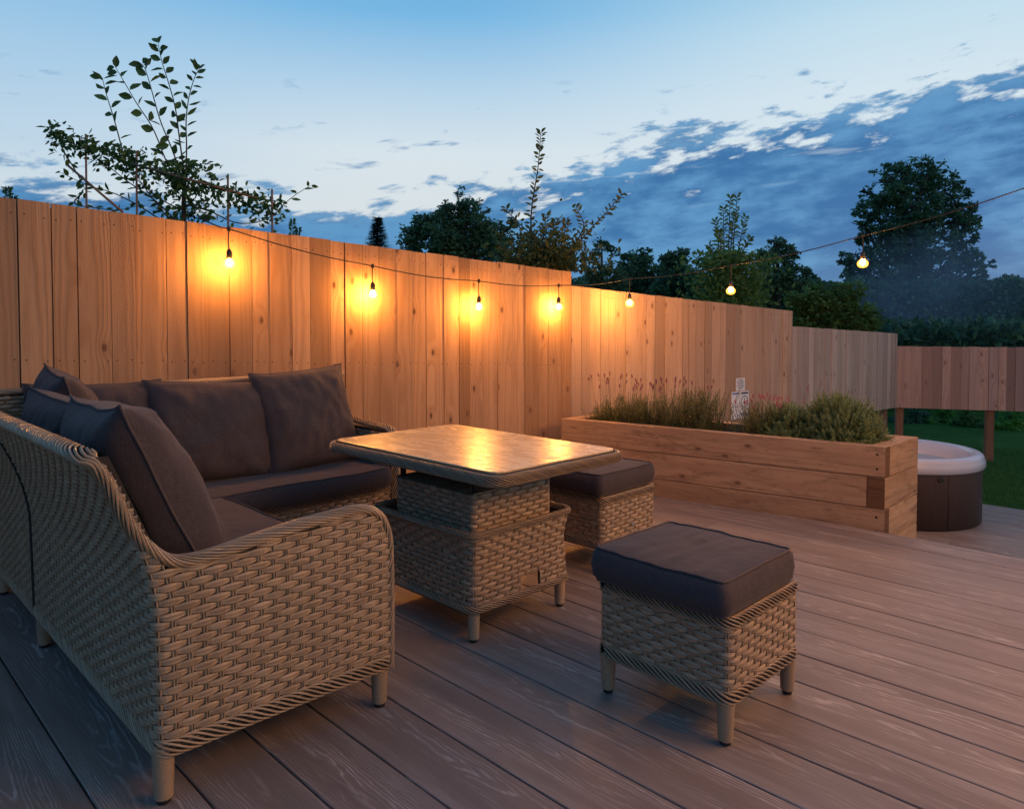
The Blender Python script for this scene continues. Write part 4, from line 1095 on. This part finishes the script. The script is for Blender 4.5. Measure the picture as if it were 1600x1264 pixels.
# ------------------------------------------------------------------ trees
def rand_dir(rg):
    while True:
        v = Vector((rg.uniform(-1, 1), rg.uniform(-1, 1), rg.uniform(-1, 1)))
        if .05 < v.length < 1: return v.normalized()
CAMR = Vector((UX, VX, 0)); CAMF = Vector((UY, VY, 0))
def tree(name, label, Z, lobes, base, leaf, n, matn, seed, bark_r=.12, cat='tree', clump=.30, group=None, depthf=.8, stretch=1.0):
    """lobes: (px, py, radius px) crown masses as they stand at distance Z; base: (px) of the trunk foot"""
    rg = random.Random(seed); S_ = Z/F
    foot = at(base, 500, Z); foot.z = LAWN
    r = thing(name, tuple(foot), label, cat, group)
    L_ = []
    for (px, py, pr) in lobes:
        dz_ = rg.uniform(-1, 1)*pr*S_*.6*depthf; c = at(px, py, Z+dz_); L_.append((c, pr*S_))
    tk = MB(); topc = max(L_, key=lambda q: q[0].z)[0]
    mid = foot.lerp(topc, .5)+Vector((rg.uniform(-.1, .1), rg.uniform(-.1, .1), 0))*bark_r*4
    tr = smoothpath([foot, foot.lerp(mid, .6), mid, mid.lerp(topc, .6), topc], 2)
    tk.tube(tr, 0, 7, rr=[bark_r*(1-.86*i/(len(tr)-1)) for i in range(len(tr))])
    for c, rr in L_:
        a = tr[int(len(tr)*rg.uniform(.35, .75))]
        if a.z > c.z: a = tr[int(len(tr)*.3)]
        br = smoothpath([a, a.lerp(c, .5)+rand_dir(rg)*rr*.2, c], 2)
        tk.tube(br, 0, 5, rr=[bark_r*.35*(1-.8*i/(len(br)-1)) for i in range(len(br))])
        for _ in range(5):
            e_ = c+rand_dir(rg)*rr*.85; tk.tube([c, c.lerp(e_, .5)+rand_dir(rg)*rr*.1, e_], 0, 4, rr=[bark_r*.09, bark_r*.06, bark_r*.03])
    tk.build('trunk', 'bark', r)
    cr_ = MB(); tot = sum(q[1]**2 for q in L_)
    for c, rr in L_:
        m_ = max(8, int(n*rr*rr/tot)); per = 22; 
        for _ in range(max(2, m_//per)):
            u_ = rand_dir(rg); rad = rr*(rg.random()**.4); cc = c+Vector((u_.x*rad, u_.y*rad, u_.z*rad*stretch))
            cs = rr*clump*rg.uniform(.5, 1.25); tone = min(1, max(0, rg.gauss(.45, .28)))
            for _ in range(per):
                p = cc+rand_dir(rg)*(cs*rg.random()**.5); d_ = rand_dir(rg); d_.z = d_.z*.5-.15; d_.normalize(); sd = d_.cross(rand_dir(rg))
                if sd.length < .1: continue
                cr_.quadleaf(p, d_, sd.normalized(), leaf*rg.uniform(.7, 1.3), leaf*.55, (min(1, max(0, tone+rg.uniform(-.2, .2))), 0, 0))
    cr_.build('crown', matn, r)
    return r
tree('tall_tree', 'tallest broad tree rising above the low fence at the right', 26, [(1395, 285, 34), (1440, 275, 34), (1475, 300, 36), (1420, 320, 46), (1365, 325, 30), (1350, 350, 22), (1480, 340, 42), (1505, 345, 22), (1380, 370, 36), (1435, 375, 50), (1500, 385, 32), (1330, 410, 22), (1350, 425, 34), (1400, 430, 50), (1465, 430, 46), (1515, 420, 24), (1535, 430, 12), (1360, 480, 45), (1420, 490, 55), (1490, 500, 38), (1450, 540, 50), (1380, 540, 50), (1352, 300, 9), (1410, 262, 12), (1455, 262, 10), (1498, 322, 10), (1522, 372, 10), (1528, 400, 9), (1340, 372, 9), (1313, 408, 9), (1547, 412, 7)], 1430, .15, 34000, 'leaf_dark', 1, .40, clump=.19)
tree('round_tree', 'dark round trees low at the right edge behind the raised fence', 30, [(1520, 500, 34), (1560, 480, 30), (1595, 475, 30), (1580, 510, 40), (1530, 530, 40), (1610, 520, 40)], 1560, .22, 9000, 'leaf_dark', 2, .3)
tree('bushy_tree', 'greenish bushy tree just left of the tallest tree, above the fence corner', 13, [(1275, 470, 26), (1310, 475, 28), (1330, 455, 18), (1255, 495, 26), (1300, 505, 34), (1350, 500, 26), (1240, 470, 16)], 1300, .075, 12000, 'leaf_mid', 3, .12)
tree('leafy_tree', 'leafy tree with a pointed crown between the upright shoots and the bushy tree', 17, [(1215, 385, 14), (1200, 400, 16), (1235, 395, 14), (1215, 425, 30), (1190, 450, 26), (1245, 440, 24), (1220, 470, 36), (1262, 430, 10)], 1218, .09, 9000, 'leaf_dark', 4, .14)
tree('low_tree', 'low dark tree behind the fence under the fifth bulb', 17, [(985, 410, 18), (1005, 400, 14), (1000, 430, 28), (975, 440, 24), (1030, 435, 22)], 1000, .085, 6500, 'leaf_dark', 6, .12)
tree('low_tree', 'low dark tree with a ragged top just left of the upright shoots', 15, [(1045, 405, 14), (1065, 400, 12), (1055, 425, 24), (1075, 440, 26), (1040, 450, 22)], 1060, .08, 6500, 'leaf_dark', 7, .12)
tree('thin_tree', 'thin see-through tree right of the end of the tallest fence run', 12, [(925, 400, 12), (940, 385, 12), (955, 395, 12), (925, 430, 18), (950, 425, 20), (970, 440, 18), (935, 450, 18)], 945, .06, 2600, 'leaf_dark', 8, .07)
tree('dark_tree', 'broad dark tree behind the fence left of the bronze leaved one', 15, [(700, 335, 22), (665, 350, 22), (730, 330, 20), (645, 370, 22), (690, 370, 34), (740, 360, 32), (775, 365, 24), (640, 385, 16), (715, 390, 40), (765, 395, 34), (800, 350, 12)], 700, .085, 15000, 'leaf_dark', 9, .16)
tree('spindly_tree', 'loose tree top of fine twigs standing above the broad dark tree', 19, [(715, 300, 10), (730, 315, 16), (748, 330, 16), (700, 318, 10), (762, 325, 8)], 730, .08, 700, 'leaf_dark', 19, .08)
# hedge line far off behind all of them
hp = MB(); rg = random.Random(77)
for i in range(42000):
    px = rg.uniform(880, 1700); z0_ = 24+rg.uniform(0, 5); topy = 440+14*nz((px/60, 0, 0), 1, 3)-8*nz((px/17, 0, 0), 1, 8)
    p = at(px, topy+(545-topy)*rg.random()**1.3, z0_); d_ = rand_dir(rg); sd = d_.cross(rand_dir(rg))
    if sd.length > .1: hp.quadleaf(p, d_, sd.normalized(), .19, .11, (rg.random()**1.5, 0, 0))
tag(hp.build('distant_hedgerow', 'leaf_dark'), 'far dark hedgerow running behind the trees at the right', 'hedgerow', kind='stuff')

def conifer(px, top, base_y, Z, seed, label, wd):
    rg = random.Random(seed); foot = at(px, 500, Z); foot.z = LAWN; tip = at(px, top, Z); r = thing('conifer_tree', tuple(foot), label, 'tree')
    t = MB(); t.tube([foot, tip], 0, 6, rr=[.14, .008]); t.build('trunk', 'bark', r)
    mb = MB(); H_ = tip.z-at(px, base_y, Z).z
    for i in range(46):
        t_ = (i/45)**.8*1.5; z_ = tip.z-H_*t_
        for j in range(7):
            a = rg.uniform(0, 6.28); L_ = wd*(t_*.9+.04)*rg.uniform(.6, 1.15); d_ = Vector((cos(a), sin(a), -.12+.25*(1-t_)))
            o = Vector((tip.x, tip.y, z_))
            for q in range(14):
                f_ = q/14; p = o+d_*(L_*f_); sd = Vector((-sin(a), cos(a), 0)); s_ = rg.choice((-1, 1))
                mb.quadleaf(p, (d_*.6+sd*s_*.7+Vector((0, 0, rg.uniform(-.3, .2)))).normalized(), Vector((0, 0, 1)).cross(d_).normalized(), .16, .05, (rg.random(), 0, 0))
    mb.build('crown', 'conifer', r)
conifer(590, 341, 388, 20, 4, 'small pointed fir tree peeping over the tallest fence run', .40)

def leafy_shoot(mb, tk, pts, n, L_, W_, rg, r0=.006, mi=0, start=.05, both=True, fold=.2):
    pts = smoothpath(pts, 2); N = len(pts); tk.tube(pts, 0, 5, rr=[r0*(1-.75*i/(N-1)) for i in range(N)])
    for i in range(n):
        t = start+(1-start)*i/max(1, n-1); f_ = t*(N-1.001); k_ = int(f_); c = pts[k_].lerp(pts[k_+1], f_-k_); tg = (pts[k_+1]-pts[k_]).normalized()
        sd = CAMR*(1 if i % 2 else -1)+CAMF*rg.uniform(-.8, .8); sd = sd-tg*sd.dot(tg)*.8
        ld = (sd.normalized()*rg.uniform(.6, 1)+tg*rg.uniform(.2, .9)+Vector((0, 0, rg.uniform(-.35, .25)))).normalized()
        nr = (-CAMF*rg.uniform(.2, 1)+Vector((rg.uniform(-.6, .6), rg.uniform(-.6, .6), rg.uniform(-.2, .8)))).normalized()
        mb.leaf(c+ld*.006, ld, nr, L_*rg.uniform(.7, 1.2), W_*rg.uniform(.8, 1.15), mi, (rg.random(), 0, 0), fold)
# sapling trained on canes behind the sofa end of the fence
def sapling():
    rg = random.Random(12); Z = 5.0
    foot = at(288, 500, Z+.1); foot.z = LAWN
    r = thing('trained_fruit_tree', tuple(foot), 'young fruit tree trained on canes with tall leafy shoots above the fence at the left', 'tree')
    mb = MB(); tk = MB(); P = lambda *q: [at(x, y, Z+rg.uniform(-.06, .06)) for x, y in q]
    tk.tube(smoothpath([foot, at(288, 360, Z), at(287, 310, Z), at(290, 270, Z)], 1), 0, 7, rr=[.03, .028, .026, .024, .02, .018, .015, .012][:8] if False else [.021-.012*i/9 for i in range(10)][:len(smoothpath([foot, foot, foot, foot], 1))])
    shoots = [([(287, 300), (262, 260), (240, 200), (215, 165), (195, 130), (180, 105)], 15, .085, .05),
              ([(288, 290), (270, 235), (250, 190), (238, 145), (228, 110), (222, 100)], 16, .085, .05),
              ([(290, 285), (280, 215), (275, 170), (262, 125), (252, 95), (247, 68)], 22, .075, .045),
              ([(290, 290), (292, 230), (290, 190), (295, 150), (305, 118), (312, 108)], 24, .075, .032),
              ([(200, 270), (190, 230), (178, 185), (165, 145), (160, 122)], 15, .08, .045),
              ([(288, 280), (285, 250), (300, 262), (318, 255), (335, 258)], 12, .06, .03),
              ([(290, 320), (330, 330), (370, 352), (420, 345), (450, 312), (485, 290)], 16, .06, .026),
              ([(288, 330), (255, 315), (225, 292), (195, 262)], 16, .055, .028),
              ([(275, 345), (240, 310), (200, 285), (170, 260), (120, 228), (75, 200)], 34, .065, .03),
              ([(270, 350), (230, 300), (205, 262)], 16, .055, .028), ([(260, 350), (215, 320), (175, 300), (140, 292), (95, 270)], 20, .055, .028),
              ([(290, 300), (320, 290), (360, 300), (400, 310), (440, 315)], 34, .055, .026),
              ([(130, 300), (110, 320), (150, 325), (180, 330), (215, 322)], 18, .055, .028),
              ([(290, 290), (250, 262), (210, 250), (170, 235), (130, 235), (90, 215)], 46, .055, .03),
              ([(100, 238), (120, 270), (135, 300)], 10, .05, .03), ([(292, 330), (310, 345), (330, 340), (300, 320)], 16, .05, .025)]
    for q, n, l, w_ in shoots: leafy_shoot(mb, tk, P(*q), int(n*1.15), l, w_, rg)
    for i in range(1150):  # dense inner foliage along the trained arms
        t = rg.random(); x = 75+t*370; y = 212+ (t*115) + rg.gauss(0, 11) + (8 if t > .5 else 0)
        if rg.random() < .28: x, y = rg.gauss(295, 26), rg.uniform(255, 350)
        d_ = rand_dir(rg); mb.leaf(at(x, y, Z+rg.uniform(-.12, .12)), d_, rand_dir(rg), rg.uniform(.03, .055), .024, 0, (rg.random(), 0, 0))
    mb.build('leaves', 'leaf_sapling', r); tk.build('trunk', 'bark', r)
sapling()
def canes():
    Z = 4.93; q = at(288, 350, Z)
    r = thing('cane_trellis', (q.x, q.y, LAWN), 'reddish bamboo cane trellis standing behind the fence at the left', 'trellis')
    for x, y in ((134, 210), (213, 236), (356, 274), (425, 296)):
        t = MB(); a = at(x, y, Z); b = at(x-2, 400, Z); b.z = LAWN; t.tube([b, a], .0075, 6); t.build('cane', 'cane', r)
    for (x0, y0, x1, y1) in ((105, 258, 192, 332), (205, 256, 402, 310)):
        t = MB(); t.tube([at(x0, y0, Z-.02), at(x1, y1, Z-.02)], .008, 6); t.build('cane', 'cane', r)
canes()
def bronze():
    rg = random.Random(15); Z = 8.0
    foot = at(850, 500, Z); foot.z = LAWN
    r = thing('fruit_tree', tuple(foot), 'bronze leaved fruit tree with one tall shoot over the middle of the fence', 'tree'); mb = MB(); tk = MB()
    P = lambda *q: [at(x, y, Z+rg.uniform(-.12, .12)) for x, y in q]
    tk.tube([foot, at(850, 430, Z), at(855, 380, Z)], 0, 6, rr=[.06, .045, .02])
    for q, n, l in (([(840, 400), (828, 360), (832, 310), (840, 270), (843, 235), (845, 207)], 60, .075), ([(870, 420), (900, 385), (925, 355), (950, 330), (972, 303)], 50, .07), ([(880, 420), (905, 370), (915, 350), (900, 325)], 26, .07),
                    ([(850, 410), (845, 380), (800, 340), (790, 325)], 26, .07), ([(850, 420), (880, 380), (885, 345)], 30, .07), ([(850, 410), (862, 370), (868, 345)], 24, .07), ([(845, 400), (850, 365), (853, 335)], 26, .07)):
        leafy_shoot(mb, tk, P(*q), n, l, .032, rg, r0=.012)
    for i in range(2600):
        t = rg.random(); x = rg.gauss(848, 36); y = 422-abs(rg.gauss(0, 28))
        if x < 740: continue
        d_ = rand_dir(rg); d_.z -= .4; mb.leaf(at(x, y, Z+rg.uniform(-.4, .4)), d_.normalized(), rand_dir(rg), rg.uniform(.05, .085), .034, 0, (rg.random(), 0, 0))
    mb.build('leaves', 'leaf_bronze', r); tk.build('trunk', 'bark', r)
bronze()
def sprouts():
    rg = random.Random(18); Z = 11.0
    foot = at(1138, 500, Z); foot.z = LAWN
    r = thing('coppiced_tree', tuple(foot), 'tree with several upright leafy shoots over the fence above the sixth bulb', 'tree'); mb = MB(); tk = MB()
    P = lambda *q: [at(x, y, Z+rg.uniform(-.15, .15)) for x, y in q]
    tk.tube([foot, at(1138, 440, Z)], 0, 6, rr=[.09, .05])
    for x0, x1, yt in ((1125, 1118, 345), (1132, 1130, 325), (1138, 1141, 308), (1144, 1152, 305), (1150, 1165, 340), (1120, 1108, 385), (1155, 1172, 372), (1128, 1124, 360), (1140, 1147, 335), (1112, 1085, 410), (1160, 1195, 408)):
        leafy_shoot(mb, tk, P(((x0+1138)/2, 440), (x0, 410), ((x0+x1)/2, (400+yt)/2), (x1, yt)), 46, .085, .034, rg, r0=.014)
    for i in range(2600):
        x = rg.gauss(1140, 30); y = rg.uniform(400, 490)-rg.random()*8
        d_ = rand_dir(rg); mb.leaf(at(x, y, Z+rg.uniform(-.6, .6)), d_, rand_dir(rg), rg.uniform(.07, .12), .045, 0, (rg.random(), 0, 0))
    mb.build('leaves', 'leaf_mid', r); tk.build('trunk', 'bark', r)
sprouts()
def weeds(px, y, Z, seed, label):
    rg = random.Random(seed); foot = at(px, 400, Z); foot.z = LAWN; r = thing('tall_weed', tuple(foot), label, 'plant'); mb = MB(); tk = MB()
    for dx_, dy_ in ((0, 0), (9, 14)): leafy_shoot(mb, tk, [foot, at(px+dx_, y+40+dy_, Z), at(px+dx_, y+dy_, Z)], 60, .03, .014, rg, r0=.004, start=.6)
    mb.build('leaves', 'leaf_dark', r); tk.build('stem', 'bark', r)
weeds(457, 345, 6.0, 1, 'thin weed tip showing over the fence just right of the cane trellis')
weeds(12, 296, 4.6, 2, 'thin weed tip showing over the fence at the far left edge')
# shrubs seen under the raised fence
for i, (px, py, Z, rpx, mt, lb) in enumerate(((1420, 665, 13.5, 30, 'leaf_dark', 'dark shrub under the raised fence, right beside its first post'), (1470, 668, 13.5, 26, 'leaf_bright', 'brighter green shrub under the raised fence above the hot tub'), (1510, 672, 13.0, 26, 'leaf_mid', 'mid green shrub just left of the raised fence middle post'),
                                               (1575, 672, 12.6, 26, 'leaf_bright', 'bright leafy shrub right of the raised fence middle post'), (1610, 665, 14, 40, 'leaf_dark', 'dark shrub at the far right edge under the raised fence'), (1545, 660, 15.5, 40, 'leaf_dark', 'dark shrub deep behind the middle post of the raised fence'))):
    tree('garden_shrub', lb, Z, [(px-rpx*.5, py, rpx*.7), (px+rpx*.5, py-4, rpx*.7), (px, py+16, rpx*.9), (px+4, py-22, rpx*.6)], px, .055, 3600, mt, 40+i, .03, 'shrub')
dk = MB(); rg = random.Random(5)
for i in range(16000):
    px = rg.uniform(1180, 1780); Z = rg.uniform(15.5, 18); p = at(px, 560, Z); p.z = LAWN+rg.random()*1.9; d_ = rand_dir(rg); sd = d_.cross(rand_dir(rg))
    if sd.length > .1: dk.quadleaf(p, d_, sd.normalized(), .2, .12, (rg.random()**2, 0, 0))
tag(dk.build('boundary_hedge', 'leaf_dark'), 'dark hedge closing the lawn behind the raised fence', 'hedge', kind='stuff')

# thin drift of smoke hanging in front of the tallest tree
def smoke():
    c = at(1455, 455, 17); mb = MB(); rx, rz = 2.6, 1.7
    for i in range(13):
        th = pi*i/12
        for j in range(20):
            ph = 2*pi*j/20; mb.v.append((c.x+rx*sin(th)*cos(ph), c.y+rx*sin(th)*sin(ph), c.z+rz*cos(th)))
    for i in range(12):
        for j in range(20): mb.face([i*20+j, (i+1)*20+j, (i+1)*20+(j+1) % 20, i*20+(j+1) % 20])
    m = bpy.data.materials.new('smoke'); m.use_nodes = True; MATS['smoke'] = m; k = NT(m.node_tree); k.n.clear()
    v = k.new('ShaderNodeVolumePrincipled'); v.inputs['Color'].default_value = (.55, .75, .95, 1)
    o = k.new('ShaderNodeTexCoord').outputs['Object']; x, y, z = k.sep(o)
    r2 = k.m('ADD', k.m('ADD', k.m('POWER', k.m('DIVIDE', x, rx), 2), k.m('POWER', k.m('DIVIDE', y, rx), 2)), k.m('POWER', k.m('DIVIDE', z, rz), 2))
    f = k.map(r2, 1, .1, 0, 1, True); n = k.map(k.noise(o, .7, 4, .55, .5), .35, .7, .1, 1)
    k.put(v.inputs['Density'], k.m('MULTIPLY', k.m('MULTIPLY', f, n), .16))
    k.l.new(v.outputs[0], k.new('ShaderNodeOutputMaterial').inputs['Volume'])
    tag(mb.build('smoke', 'smoke', None, tuple(c)), 'thin blue drift of smoke in front of the tallest tree', 'smoke', kind='stuff')
smoke()
